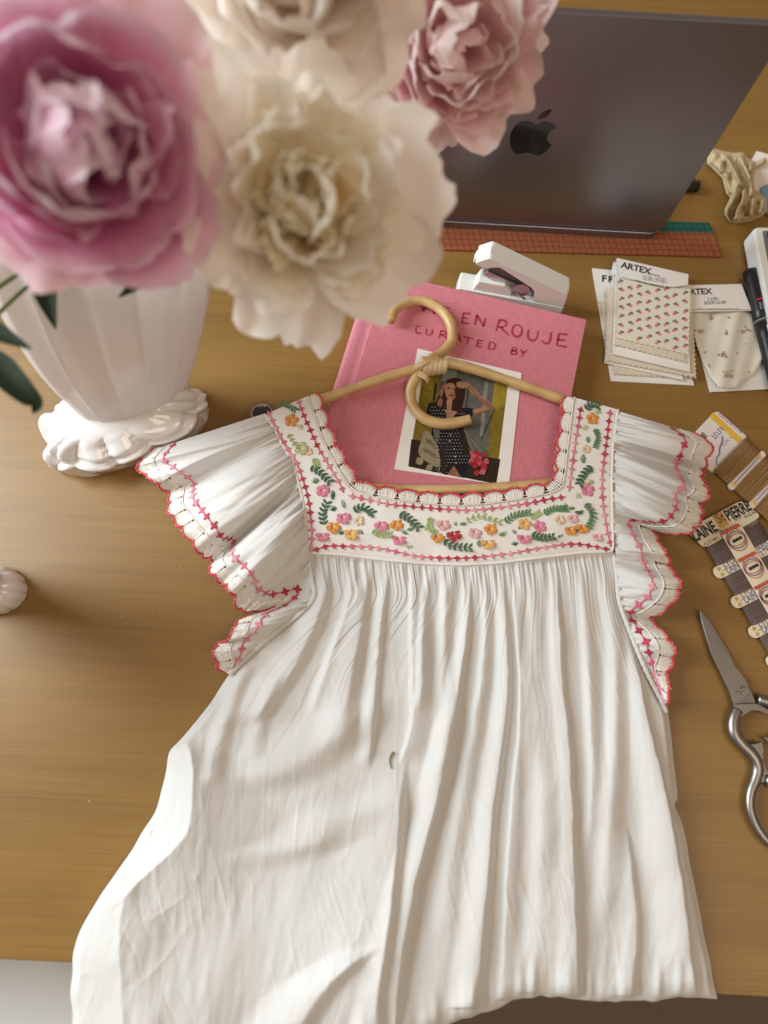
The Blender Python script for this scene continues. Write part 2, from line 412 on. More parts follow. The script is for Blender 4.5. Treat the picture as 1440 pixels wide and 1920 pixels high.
cab = empty('drawer_unit', (-.36, -.36, -.73), 'pale grey drawer unit below the left front edge of the desk', 'cabinet')
mb = MB(); mb.prism([(-.75, -.55, -.12), (-.02, -.55, -.12), (-.02, -.20, -.12), (-.75, -.20, -.12)], .60, inset=.003); mb.build('carcass', M['panel'], cab)
mb = MB()
for k in range(3): mb.prism([(-.74, -.568, -.13-k*.19), (-.03, -.568, -.13-k*.19), (-.03, -.552, -.13-k*.19), (-.74, -.552, -.13-k*.19)], .18, inset=.002)
mb.build('drawer_front', M['panel'], cab)
for x in (-.72, -.05):
    for y in (-.53, -.22):
        mb = MB(); mb.prism([(x-.02, y-.02, -.721), (x+.02, y-.02, -.721), (x+.02, y+.02, -.721), (x-.02, y+.02, -.721)], .009); mb.build('foot', M['black'], cab)

# ------------------------------------------------------------------ laptop
LW, LL = .304, .212
LX, LY, LYAW, LEAN = .1084, .4655, math.radians(-.63), math.radians(1.67)
ex = np.array([math.cos(LYAW), math.sin(LYAW), 0]); ey = np.array([-math.sin(LYAW), math.cos(LYAW), 0]); ez = np.array([0, 0, 1.0])
lup = math.cos(LEAN)*ez - math.sin(LEAN)*ey; lout = -(math.cos(LEAN)*ey + math.sin(LEAN)*ez)   # lout: towards the viewer
lb = np.array([LX, LY, .011])
laptop = empty('laptop', (LX, LY, 0), 'dark grey metal laptop standing open, seen from behind its lid', 'laptop')
def lidp(u, w, d): return lb + ex*u + lup*w + lout*d
def lid_slab(mb, poly, d0, d1, bev, mi=0):
    n = len(poly); c = poly.mean(0); rings = []
    for dd, ins in ((d0, 0), (d1-bev, 0), (d1-bev*.3, bev*.3), (d1, bev)):
        q = poly + (c-poly)/np.linalg.norm(c-poly, axis=1)[:, None]*ins
        rings.append(np.array([lidp(u, w, dd) for u, w in q]))
    Fc = grid_faces(4, n, wrap=True) + [tuple(3*n+i for i in range(n)), tuple(range(n-1, -1, -1))]
    mb.add(np.concatenate(rings), Fc, mi)
poly = arc_poly([(-LW/2, 0), (LW/2, 0), (LW/2, LL), (-LW/2, LL)], .013, 8)
mb = MB(); lid_slab(mb, poly, -.0035, .001, .0008); lid = mb.build('lid', M['laptop'], laptop)
mb = MB(); lid_slab(mb, poly*np.array([1.0, 1])*.9985+np.array([0, .00018]), -.0042, -.0036, .0002); mb.build('lid_rim', M['laptop_edge'], laptop)
mb = MB(); q = arc_poly([(-LW/2+.008, .012), (LW/2-.008, .012), (LW/2-.008, LL-.006), (-LW/2+.008, LL-.006)], .008, 5)
mb.add([lidp(u, w, -.0045) for u, w in q], [tuple(range(len(q)))]); mb.build('screen', M['screen'], laptop)
# emblem on the lid: a bitten fruit with a leaf
right = [(0, .36), (.10, .43), (.24, .46), (.40, .40), (.47, .30), (.39, .22), (.345, .08), (.37, -.06), (.45, -.16), (.50, -.19), (.44, -.36), (.33, -.50), (.22, -.53), (.10, -.49), (0, -.47)]
left = [(-.10, -.49), (-.22, -.53), (-.33, -.48), (-.46, -.28), (-.52, -.02), (-.50, .20), (-.40, .38), (-.26, .45), (-.12, .43)]
body = spline(right+left, 90, True)
leafp = spline([(.01, .50), (.02, .62), (.10, .74), (.24, .80), (.235, .68), (.16, .56)], 30, True)
ls = .0355
mb = MB()
mb.add([lidp(u*ls, LL/2+.0005+w*ls, .00115) for u, w in body], [tuple(range(len(body)))])
mb.add([lidp(u*ls, LL/2+.0005+w*ls, .00115) for u, w in leafp], [tuple(range(len(leafp)))])
mb.build('emblem', M['mirror'], laptop)
def lbp(u, v, z): return np.array([LX, LY, 0])+ex*u+ey*v+ez*z
bp_ = arc_poly([(-LW/2, -.003), (LW/2, -.003), (LW/2, LL-.004), (-LW/2, LL-.004)], .013, 8)
mb = MB(); mb.prism([lbp(u, v, .0105) for u, v in bp_], .0085, inset=.001); mb.build('base', M['laptop'], laptop)
mb = MB(); mb.tube([lbp(-.11, .004, .0085), lbp(.11, .004, .0085)], .004, 10); mb.build('hinge', M['black'], laptop, smooth=True)
km = MB(); km.prism([(-.0075, -.0075, .0015), (.0075, -.0075, .0015), (.0075, .0075, .0015), (-.0075, .0075, .0015)], .0015, inset=.0004)
k0 = km.build('key', M['key'], laptop)
first = True
for r in range(5):
    for c in range(14):
        p = lbp(-.124+c*.0191, .030+r*.0191, .0105)
        Mx = Matrix.Translation(Vector(p))
        if first: k0.matrix_basis = Mx; WM[k0.name] = Mx; first = False
        else: inst('key', k0.data, laptop, Mx)
mb = MB(); mb.prism([lbp(u, v, .0108) for u, v in arc_poly([(-.055, .135), (.055, .135), (.055, .205), (-.055, .205)], .005)], .0003)
mb.build('touchpad', M['laptop_edge'], laptop)

# ------------------------------------------------------------------ ruler lying under the laptop edge
def quadsheet(name, px, z, th, material, parent=None, uvs=None, n=None):
    P = [D(x, y, z) for x, y in px]
    mb = MB(); mb.prism(P[::-1], th)
    uv = None
    if uvs: uv = list(uvs[::-1])+list(uvs[::-1])
    return mb.build(name, material, parent, uv=uv)
A = D(1354, 482, .0016); B = D(1336, 437, .003); dirx = D(840, 469, .003)-D(1354, 482, .003); dirx /= np.linalg.norm(dirx)
ruler = empty('ruler', (A[0]-.25, A[1], 0), 'long transparent red grid ruler with teal strip, pushed under laptop', 'ruler')
wv = (B-A); L_ = .56
wv2 = D(1330, 417, .003)-A
def rul(name, a, b, m_, th):
    mb = MB(); P = [A+wv2*a+dirx*L_, A+wv2*a, A+wv2*b, A+wv2*b+dirx*L_]
    mb.prism(P, th)
    s = .0064; w = np.linalg.norm(wv2)/s; uv = [(L_/s, a*w), (0, a*w), (0, b*w), (L_/s, b*w)]
    return mb.build(name, m_, ruler, uv=uv+uv)
rul('ruler_blade', 0, .70, M['ruler_red'], .0012); rul('teal_strip', .704, 1.0, M['ruler_teal'], .0012)

# ------------------------------------------------------------------ book with printed cover, picture
BZ = .020
b_tr = D(1100, 599, BZ); ang = math.radians(-12.0)
bx = np.array([math.cos(ang), math.sin(ang), 0]); by = np.array([-math.sin(ang), math.cos(ang), 0])
BW, BH = .208, .215
b_tl = b_tr - bx*BW
def bp(u, v, z=BZ): q = b_tl + bx*u - by*v; return np.array([q[0], q[1], z])
book = empty('book', (*bp(BW/2, BH/2)[:2], 0), 'large pink cloth-bound book with hand-lettered red title under the hanger', 'book')
mb = MB(); mb.prism([bp(.016, BH), bp(BW, BH), bp(BW, 0), bp(.016, 0)], .0028, inset=.0006); mb.build('front_cover', M['linen'], book)
mb = MB(); mb.prism([bp(.0, BH, .0028), bp(BW, BH, .0028), bp(BW, 0, .0028), bp(.0, 0, .0028)], .0026, inset=.0006); mb.build('back_cover', M['linen'], book)
mb = MB(); mb.prism([bp(.006, BH-.004, .0172), bp(BW-.005, BH-.004, .0172), bp(BW-.005, .004, .0172), bp(.006, .004, .0172)], .0144); mb.build('page_block', M['pages'], book)
mb = MB(); t = np.linspace(0, 1, 9)
prof = np.array([(.0162, .0196), (.0130, .0184), (.0095, .0193), (.004, .0196), (.0006, .0185), (-.0012, .014), (-.0012, .006), (0.0, .003)])
V = [[bp(u, v, z) for u, z in prof] for v in (0, BH/2, BH)]
mb.add(np.array(V).reshape(-1, 3), grid_faces(3, len(prof))); mb.build('spine', M['linen_spine'], book, smooth=True)
# lettering, drawn stroke by stroke
def Zb(X, Y): return D(620+X/2.94, 480+Y/2.94, BZ+.00012)
def ell(cx, cy, rx, ry, a0=0, a1=360, n=18): return [(cx+rx*math.cos(math.radians(a)), cy+ry*math.sin(math.radians(a))) for a in np.linspace(a0, a1, n)]
letters = dict(
 L1=[[(322, 205), (314, 262), (350, 268)]],
 A1=[[(375, 290), (400, 218), (428, 292)], [(385, 264), (422, 268)]],
 V1=[[(486, 238), (512, 304), (542, 248)]], I1=[[(574, 262), (569, 320)], [(579, 238), (577, 247)]],
 E1=[[(657, 286), (626, 282), (619, 334), (652, 340)], [(622, 308), (648, 311)]],
 E2=[[(770, 319), (733, 313), (723, 366), (763, 373)], [(729, 340), (757, 344)]],
 N1=[[(795, 381), (806, 325), (843, 388), (854, 338)]],
 R1=[[(912, 416), (931, 350)], [(931, 352), (958, 356), (970, 372), (958, 388), (924, 393)], [(936, 392), (981, 436)]],
 O1=[ell(1028, 412, 27, 33)], U1=[[(1092, 404), (1087, 440), (1100, 462), (1122, 464), (1138, 448), (1144, 412)]],
 J1=[[(1216, 420), (1208, 468), (1194, 482), (1176, 478), (1164, 464)]],
 E3=[[(1306, 433), (1258, 428), (1247, 492), (1304, 501)], [(1252, 460), (1292, 465)]],
 C2=[[(498, 391), (482, 386), (470, 402), (473, 420), (486, 428), (499, 423)]],
 U2=[[(530, 399), (526, 424), (538, 436), (556, 431), (563, 404)]],
 R2=[[(599, 451), (608, 411)], [(608, 412), (630, 416), (636, 426), (624, 433), (604, 433)], [(614, 433), (645, 456)]],
 A2=[[(688, 470), (705, 430), (719, 476)], [(695, 456), (714, 459)]],
 T2=[[(733, 445), (786, 456)], [(761, 451), (752, 489)]],
 E4=[[(841, 469), (812, 463), (804, 497), (839, 503)], [(808, 480), (832, 484)]],
 D2=[[(878, 474), (869, 512)], [(878, 474), (900, 480), (909, 495), (897, 512), (869, 512)]],
 B2=[[(1003, 504), (994, 541)], [(1003, 504), (1022, 509), (1022, 520), (999, 522)], [(999, 522), (1024, 529), (1022, 541), (994, 541)]],
 Y2=[[(1045, 514), (1062, 535)], [(1085, 518), (1062, 535), (1053, 556)]])
for k, ss in letters.items():
    mb = MB(); w = .00125 if k[1] == '1' or k in ('E2', 'E3') else .00095
    for s_ in ss:
        pts = spline(s_, 24) if len(s_) > 3 and k[0] in 'OUJCRDB' else even(s_, 14)
        if k[0] in 'LAVIETNYEN' or len(s_) <= 3:
            pts = np.concatenate([even(s_[i:i+2], 6) for i in range(len(s_)-1)])
            for i in range(len(s_)-1): stroke(mb, [Zb(*p) for p in even(s_[i:i+2], 6)], w)
        else: stroke(mb, [Zb(*p) for p in pts], w)
    mb.build('letter', M['ink_red'], book)
# the picture on the cover
def Zp(X, Y, k): return D(620+X/2.94, 480+Y/2.94, BZ+.0006+k*.00006)
mb = MB(); mb.prism([Zp(350, 1175, 0), Zp(983, 1268, 0), Zp(1052, 645, 0), Zp(480, 510, 0)], .0006)
mb.build('picture_card', M['paper'], book)
pm = {k: mat('print_'+k, tuple(q*.75 for q in c), .55, spec=.25, var=.5, vscale=220) for k, c in dict(olive=(.26, .19, .02), bright=(.40, .30, .03), grey=(.16, .16, .14), lgrey=(.30, .31, .29), dk=(.035, .022, .014),
      hair=(.045, .014, .010), skin=(.50, .26, .17), skin2=(.36, .16, .10), lip=(.33, .03, .04), navy=(.012, .012, .02), dot=(.6, .58, .55), bag=(.36, .31, .20),
      bag2=(.22, .18, .11), red=(.50, .03, .05), red2=(.60, .14, .16), strap=(.05, .03, .02)).items()}
pk = list(pm); pmats = [pm[k] for k in pk]
mb = MB()
def pic(k, layer, pts, sm_=False):
    if sm_: pts = spline(pts, 40, True)
    P = [Zp(x, y, layer) for x, y in pts]
    a = sum(P[i][0]*P[(i+1) % len(P)][1]-P[(i+1) % len(P)][0]*P[i][1] for i in range(len(P)))
    if a < 0: P = P[::-1]
    mb.flat_poly(P, pk.index(k))
pic('olive', 1, [(520, 575), (982, 662), (910, 1256), (428, 1160)])
pic('grey', 2, [(605, 595), (905, 680), (850, 1240), (560, 1190)])
pic('lgrey', 3, [(625, 605), (700, 622), (690, 700), (612, 690)]); pic('lgrey', 3, [(850, 690), (868, 695), (840, 1000), (822, 990)])
pic('dk', 3, [(575, 700), (588, 702), (575, 800), (562, 798)])
pic('dk', 4, [(445, 1010), (610, 1030), (590, 1195), (428, 1160)]); pic('dk', 4, [(760, 1090), (935, 1120), (912, 1256), (735, 1222)])
pic('bright', 3, [(905, 680), (982, 662), (960, 830), (885, 860)]); pic('bright', 3, [(520, 600), (575, 610), (555, 740), (500, 720)])
pic('bag', 5, [(515, 965), (560, 985), (600, 1050), (612, 1130), (590, 1165), (530, 1135), (485, 1090), (495, 1030)], True)
pic('bag2', 6, [(500, 1060), (560, 1080), (605, 1120), (560, 1105)], True); pic('bag2', 6, [(520, 1000), (570, 1030), (585, 1070), (545, 1040)], True)
pic('bag', 5, [(480, 1110), (510, 1120), (500, 1150), (470, 1140)], True); pic('bag', 5, [(535, 1150), (560, 1155), (555, 1180), (525, 1175)], True)
pic('skin2', 5, [(655, 1150), (740, 1165), (735, 1225), (640, 1205)])
pic('navy', 6, [(540, 810), (600, 800), (640, 850), (700, 855), (735, 835), (785, 840), (780, 885), (735, 880), (735, 960), (770, 1080), (755, 1160), (745, 1222), (715, 1215), (680, 1155), (640, 1208), (600, 1195), (605, 1130), (590, 1050), (555, 985), (560, 900), (525, 870)])
for i in range(22):
    for j in range(16):
        x = 535+j*16+(i % 2)*8; y = 815+i*18
        inside = (x > 545+max(0, (y-860))*.12) and x < 740+max(0, y-960)*.18 and y < 1195 and not (630 < x < 700 and y < 905) and not (x > 640 and y > 1150)
        if inside and y > 815+abs(x-650)*.05: pic('dot', 7, [(x-2.2, y-2.2), (x+2.2, y-1.8), (x+2, y+2.4), (x-2.4, y+2)])
pic('skin', 8, [(610, 830), (655, 838), (700, 850), (680, 880), (660, 910), (640, 900), (635, 865)], True)
pic('hair', 9, [(650, 680), (700, 672), (735, 700), (740, 760), (725, 830), (735, 865), (690, 855), (600, 840), (578, 815), (600, 760), (610, 710)], True)
pic('skin', 10, [(640, 705), (672, 700), (690, 730), (690, 770), (672, 795), (650, 790), (635, 765), (630, 730)], True)
pic('skin2', 11, [(668, 740), (676, 742), (678, 758), (668, 757)]); pic('hair', 11, [(640, 728), (660, 724), (660, 730), (641, 734)]); pic('hair', 11, [(672, 730), (688, 736), (687, 741), (672, 736)])
for pts in (((600, 760), (612, 715), (640, 690), (628, 730), (612, 775)), ((700, 690), (722, 705), (728, 740), (714, 720)), ((588, 812), (604, 780), (618, 800), (606, 832))): pic('skin2', 10.5, pts, True)
pic('skin2', 10.6, [(676, 712), (690, 730), (690, 768), (674, 792), (668, 770), (680, 745)], True)
pic('grey', 7.2, [(560, 905), (590, 900), (600, 985), (585, 1040), (570, 985)], True); pic('dk', 7.1, [(700, 900), (732, 890), (734, 960), (760, 1070), (735, 1090), (715, 1000)], True); pic('dk', 7.1, [(605, 1060), (625, 1050), (632, 1180), (612, 1185)], True)
pic('lip', 11, [(650, 766), (665, 762), (678, 768), (664, 775)], True)
pic('skin', 10, [(640, 790), (670, 796), (665, 850), (640, 850)])
pic('skin', 12, [(690, 700), (720, 690), (760, 700), (830, 770), (900, 820), (905, 838), (880, 850), (790, 880), (782, 850), (850, 825), (790, 765), (745, 725), (715, 735), (695, 720)])
pic('hair', 13, [(685, 735), (700, 728), (735, 738), (722, 800), (700, 830), (690, 790)], True)
pic('skin2', 12.5, [(760, 712), (830, 778), (898, 828), (880, 848), (850, 826), (792, 766)], True); pic('skin2', 12.6, [(790, 868), (850, 848), (885, 848), (795, 880)])
pic('skin2', 13, [(690, 715), (725, 720), (722, 728), (700, 725)])
for a, b in (((760, 720), (745, 850)), ((905, 840), (830, 1010)), ((735, 960), (830, 1075)), ((750, 990), (800, 1110))):
    n_ = (b[1]-a[1], -(b[0]-a[0])); l_ = math.hypot(*n_); n_ = (n_[0]/l_*2.2, n_[1]/l_*2.2)
    pic('strap' if a[1] < 900 else 'bag', 14, [(a[0]+n_[0], a[1]+n_[1]), (b[0]+n_[0], b[1]+n_[1]), (b[0]-n_[0], b[1]-n_[1]), (a[0]-n_[0], a[1]-n_[1])])
rr = random.Random(3)
for i in range(26):
    x, y = 820+rr.uniform(-50, 50), 1105+rr.uniform(-45, 45)
    if i > 19: x, y = 822+rr.uniform(-28, 28), 1175+rr.uniform(-25, 25)
    r0 = rr.uniform(10, 20); pic(rr.choice(['red', 'red', 'red2']), 14.5+i*.12, [(x+r0*rr.uniform(.7, 1.2)*math.cos(a), y+r0*rr.uniform(.7, 1.2)*math.sin(a)) for a in np.linspace(0, 6, 8)], True)
for bx_, by_ in ((660, 985), (680, 1065), (686, 1105), (690, 1140), (655, 1020)):
    pic('dot', 14, [(bx_-4, by_-3), (bx_+5, by_-4), (bx_+6, by_+3), (bx_-3, by_+4)])
mb.build('printed_photo', None, book, mats=pmats)

# ------------------------------------------------------------------ stapler behind the book
st_o = D(850, 562, 0); st_r = D(1046, 598, 0)
sx = st_r-st_o; SL = np.linalg.norm(sx[:2]); sx /= np.linalg.norm(sx); sy = np.array([-sx[1], sx[0], 0])
stapler = empty('stapler', st_o+sx*SL/2, 'small white plastic stapler with open chrome mechanism behind the pink book', 'stapler')
def sp_(u, v, z): return st_o + sx*u + sy*v*.62 + ez*z*1.12
def profile_slab(name, prof, v0, v1, material, bev=.0008):
    prof = np.asarray(prof, float); n = len(prof); c = prof.mean(0); rings = []
    for v, ins in ((v0, bev), (v0+bev*.3, bev*.3), (v0+bev, 0), (v1-bev, 0), (v1-bev*.3, bev*.3), (v1, bev)):
        d = c-prof; q = prof+d/np.linalg.norm(d, axis=1)[:, None]*ins
        rings.append(np.array([sp_(u, v, z) for u, z in q]))
    mb = MB(); k = len(rings)
    mb.add(np.concatenate(rings), [f[::-1] for f in grid_faces(k, n, wrap=True)]+[tuple(range(n)), tuple((k-1)*n+i for i in range(n-1, -1, -1))])
    return mb.build(name, material, stapler)
profile_slab('base', arc_poly([(0, 0), (SL, 0), (SL*1.005, .0165), (.002, .0165)], .002), 0, .030, M['white_plastic'])
profile_slab('lower_jaw', [(.016, .0167), (.052, .0167), (.052, .022), (.044, .0285), (.020, .0285)], .003, .027, M['white_plastic'])
profile_slab('handle', arc_poly([(.012, .052), (.024, .061), (SL*.99, .0335), (SL*1.005, .0168), (SL*.72, .0168), (SL*.71, .0300), (SL*.67, .0345), (.034, .0530), (.020, .0480)], .0025), .0005, .0085, M['white_plastic'])
profile_slab('handle_far_side', arc_poly([(.012, .052), (.024, .061), (SL*.99, .0335), (SL*1.005, .0168), (SL*.72, .0168), (SL*.71, .0300), (SL*.67, .0345), (.034, .0530), (.020, .0480)], .0025), .0225, .0305, M['white_plastic'])
profile_slab('handle_top', [(.012, .0522), (.024, .0608), (SL*.99, .0333), (SL*1.0, .030), (.022, .0570)], .0086, .0224, M['white_plastic'])
profile_slab('handle_nose', [(.011, .047), (.012, .0522), (.023, .0600), (.024, .054), (.018, .046)], .0087, .0223, M['white_plastic'])
profile_slab('magazine', [(.022, .0335), (.026, .0385), (SL*.68, .0235), (SL*.70, .0172), (.054, .0172)], .009, .021, M['chrome'])
profile_slab('spring_housing', [(.026, .0395), (.030, .0455), (SL*.64, .034), (SL*.68, .0255)], .012, .018, M['steel_dark'])
mb = MB(); a = np.linspace(0, 2*np.pi, 24); c0 = (.060, .029)
V = np.concatenate([[sp_(c0[0]+r*math.cos(t), .0005-.001*(r < .006), c0[1]+r*math.sin(t)) for t in a[:-1]] for r in (.0075, .007, .0026, .0022)])
mb.add(V, grid_faces(4, 23, wrap=True)); mb.build('pivot_washer', M['chrome'], stapler)
mb = MB(); mb.tube([sp_(.056, .0015, .024), sp_(.066, .0015, .0178)], .0011, 8); mb.build('spring_wire', M['chrome'], stapler, smooth=True)

# ------------------------------------------------------------------ fabric swatch cards
def Zs(X, Y, z): return D(1090+.2709*X, 240+.2708*Y, z)
def pinked(pts, z, n_per=14, amp=.0011):
    """closed outline with a zigzag (pinked) edge, photo-zoom coordinates to 3-D points"""
    P = np.array([Zs(x, y, z) for x, y in pts]); out = []
    for i in range(len(P)):
        a, b = P[i], P[(i+1) % len(P)]; L_ = np.linalg.norm(b-a); n = max(2, int(L_/.0024)); d = (b-a)/L_; nn = np.array([d[1], -d[0], 0])
        for k in range(n): out.append(a+(b-a)*k/n + nn*amp*(1 if k % 2 else -.2))
    P = np.array(out)
    ar = np.sum(P[:, 0]*np.roll(P[:, 1], -1)-np.roll(P[:, 0], -1)*P[:, 1])
    return P if ar > 0 else P[::-1]
def card(parent, name, pts, z, th, material, inset=0):
    mb = MB(); P = np.array([Zs(x, y, z) for x, y in pts])
    ar = np.sum(P[:, 0]*np.roll(P[:, 1], -1)-np.roll(P[:, 0], -1)*P[:, 1])
    mb.prism(P if ar > 0 else P[::-1], th, inset=inset); return mb.build(name, material, parent)
def fabric(parent, name, pts, z, th, material):
    mb = MB(); mb.prism(pinked(pts, z), th); return mb.build(name, material, parent)
def zt(parent, body, x, y, dx, dy, size, z, bold=.0, mat_=None, sq=1.0, sp=1.0):
    o = (1090+.2709*x, 240+.2708*y); return text_mesh('printed_text', body, o, (.2709*dx, .2708*dy), size, z, mat_ or M['ink'], parent, bold, sq, sp)
def blur_print(parent, fn, lines, h, z, material):
    """lines of print too small to read: rows of tiny upright marks"""
    mb = MB(); r_ = random.Random(5)
    for x0, y0, x1, y1 in lines:
        a, b = fn(x0, y0, z), fn(x1, y1, z); L_ = np.linalg.norm(b-a); d = (b-a)/L_; n_ = np.array([-d[1], d[0], 0]); x = 0
        while x < L_:
            w = h*r_.uniform(.10, .2); hh = h*r_.uniform(.75, 1.0)
            p = a+d*x; mb.flat_poly([p, p+d*w, p+d*w+n_*hh, p+n_*hh])
            if r_.random() < .7:
                o = n_*hh*r_.choice([0, .45, .85]); mb.flat_poly([p+o, p+o+d*h*.45, p+o+d*h*.45+n_*h*.14, p+o+n_*h*.14])
            x += h*r_.uniform(.45, .75)+(h*.5 if r_.random() < .12 else 0)
    return mb.build('small_print', material, parent)
# lowest card
sw1 = empty('fabric_swatch', Zs(430, 1400, 0), 'lowest swatch card of the stack, its header lettered FR', 'swatch card')
card(sw1, 'card', [(75, 970), (560, 1020), (782, 1782), (205, 1752)], .0012, .0010, M['card'])
fabric(sw1, 'fabric', [(120, 1195), (590, 1220), (760, 1735), (225, 1705)], .0030, .0016, M['swatch_edge'])
zt(sw1, 'FR', 140, 1062, 80, 8, .0105, .00135, .035, sp=1.25)
blur_print(sw1, Zs, [(155, 1155, 195, 1160), (158, 1172, 192, 1176)], .0030, .00135, M['greyink'])
# middle cards
sw2 = empty('fabric_swatch', Zs(440, 1400, 0), 'swatch card with dotted pinked fabric in the middle of the stack', 'swatch card')
card(sw2, 'card', [(228, 925), (700, 1030), (702, 1745), (160, 1625)], .0045, .0012, M['card'])
fabric(sw2, 'fabric', [(180, 1100), (770, 1200), (798, 1730), (165, 1610)], .0064, .0016, M['swatch_edge'])
card(sw2, 'header', [(222, 930), (690, 1035), (690, 1090), (205, 1010)], .0072, .0006, M['card'])
# top card
Z3 = .0125
sw3 = empty('fabric_swatch', Zs(490, 1300, 0), 'topmost swatch card lettered ARTEX with rows of tiny red roses', 'swatch card')
card(sw3, 'card', [(245, 905), (738, 1015), (752, 1690), (215, 1565)], Z3-.0035, .0012, M['paper'])
fabric(sw3, 'under_fabric', [(240, 1100), (755, 1180), (715, 1620), (232, 1500)], Z3-.0014, .0016, M['swatch_edge'])
fb = fabric(sw3, 'fabric', [(255, 1040), (762, 1115), (740, 1570), (248, 1455)], Z3, .0010, M['swatch_cream'])
hd = card(sw3, 'header', [(250, 900), (742, 1013), (738, 1085), (640, 1100), (480, 1080), (270, 1035)], Z3+.0012, .0008, M['paper'])
zt(sw3, 'ARTEX', 272, 965, 190, 45, .0098, Z3+.0013, .03, sp=.95)
mbx = MB(); mbx.flat_poly([Zs(455, 1008, Z3+.00132), Zs(545, 1028, Z3+.00132), Zs(545, 1023, Z3+.00132), Zs(455, 1003, Z3+.00132)]); mbx.build('rule_line', M['ink'], sw3)
blur_print(sw3, Zs, [(425, 1035, 585, 1060), (428, 1050, 595, 1080)], .0034, Z3+.0013, M['greyink'])
mbx = MB()
for k_, yy in enumerate((1030, 1042, 1055)):
    pts = [(270+60*k_+i*22, yy+i*5.2+rr.uniform(-1.5, 1.5)+20*k_*.2) for i in range(20-3*k_)]
    stroke(mbx, [Zs(x, min(y, 1105), Z3+.00135) for x, y in pts], .00022)
mbx.build('stitch_line', M['ink'], sw3)
mbx = MB(); pm2 = [M['rose'], M['leafprint']]
for i in range(-1, 9):
    for j in range(-1, 10):
        X = 275+j*63+(i % 2)*2; Y = 1062+i*60+j*16+(j % 2)*30
        if not (262 < X < 748 and 1058+(X-255)*.15 < Y < 1440+(X-250)*.23): continue
        a = rr.uniform(-.3, .3); fl = 1 if (i+j) % 2 else -1
        c = np.array([X, Y])
        def q_(ox, oy, r, e=1): return [Zs(c[0]+ox*fl+r*e*math.cos(t), c[1]+oy+r*math.sin(t), Z3+.00012) for t in np.linspace(0, -5.2, 7)]
        c = c+np.array([rr.uniform(-5, 5), rr.uniform(-5, 5)]); mbx.flat_poly(q_(9, 4, 12), 0); mbx.flat_poly(q_(-9, -4, 9, 1.4), 1); mbx.flat_poly(q_(1, -11, 6), 1)
mbx.build('printed_roses', None, sw3, mats=pm2)
# right-hand card with muslin
sw4 = empty('fabric_swatch', Zs(1000, 1500, 0), 'swatch card with wavy pale muslin of yellow and mauve sprigs beside the marker', 'swatch card')
card(sw4, 'card', [(700, 1090), (1108, 1081), (1330, 1805), (890, 1828)], .0018, .0010, M['card'])
out_ = [(770, 1265), (1175, 1262), (1215, 1335), (1245, 1410), (1268, 1500), (1262, 1580), (1225, 1650), (1185, 1712), (1120, 1755), (1080, 1795), (1010, 1802), (950, 1790), (890, 1720), (850, 1640), (805, 1520), (772, 1400)]
P = np.array(out_, float); cx = P.mean(0)
def mz(x, y): return .0042+.0014*math.sin(x*.021+.6+y*.003)+.0006*math.sin(x*.051+y*.012)+.0015*(y-1270)/500
O_ = even(np.vstack([P, P[:1]]), 121)[:-1]
rings = []
for t in np.linspace(0, 1, 16):
    ring = []
    for k, p in enumerate(O_):
        q = cx+(p-cx)*t
        if t == 1: d_ = (p-cx)/np.linalg.norm(p-cx); q = q+d_*(5 if k % 2 else -3)
        ring.append(Zs(q[0], q[1], mz(*q)-(.0012 if t == 1 else 0)))
    rings.append(ring)
mbx = MB(); mbx.add(np.array(rings).reshape(-1, 3), grid_faces(16, 120, wrap=True)); mbx.build('fabric', M['muslin'], sw4, smooth=True)
card(sw4, 'header', [(720, 1088), (1108, 1080), (1180, 1264), (740, 1272)], .0075, .0007, M['paper'])
zt(sw4, 'ARTEX', 712, 1152, 180, -2, .0092, .0077, .028, sp=.95)
blur_print(sw4, Zs, [(880, 1195, 945, 1190), (855, 1222, 1000, 1214)], .0036, .0077, M['ink'])
mbx = MB(); stroke(mbx, [Zs(x, 1258+1.5*math.sin(x*.09), .0077) for x in range(765, 1170, 8)], .0003); stroke(mbx, [Zs(x, 1250+2*math.sin(x*.07+2), .0077) for x in range(800, 1090, 8)], .0002); mbx.build('stitch_line', M['ink'], sw4)
mbx = MB()
for X, Y, s_ in ((900, 1315, 26), (1018, 1312, 14), (1135, 1400, 32), (820, 1412, 30), (1005, 1420, 22), (985, 1570, 30), (855, 1552, 12), (1015, 1705, 36), (1138, 1495, 8), (885, 1640, 14), (1160, 1690, 10), (1080, 1560, 8)):
    for q in range(11):
        ox, oy = X+rr.gauss(0, s_*.45), Y+rr.gauss(0, s_*.35); r0 = s_*rr.uniform(.2, .36)
        mbx.flat_poly([Zs(ox+r0*math.cos(t), oy+r0*math.sin(t), max(mz(ox, oy), mz(ox+3, oy))+.0004) for t in np.linspace(0, -5.2, 6)], 0 if q % 2 else 1)
mbx.build('printed_sprigs', None, sw4, mats=[M['mustard'], M['mauve']])

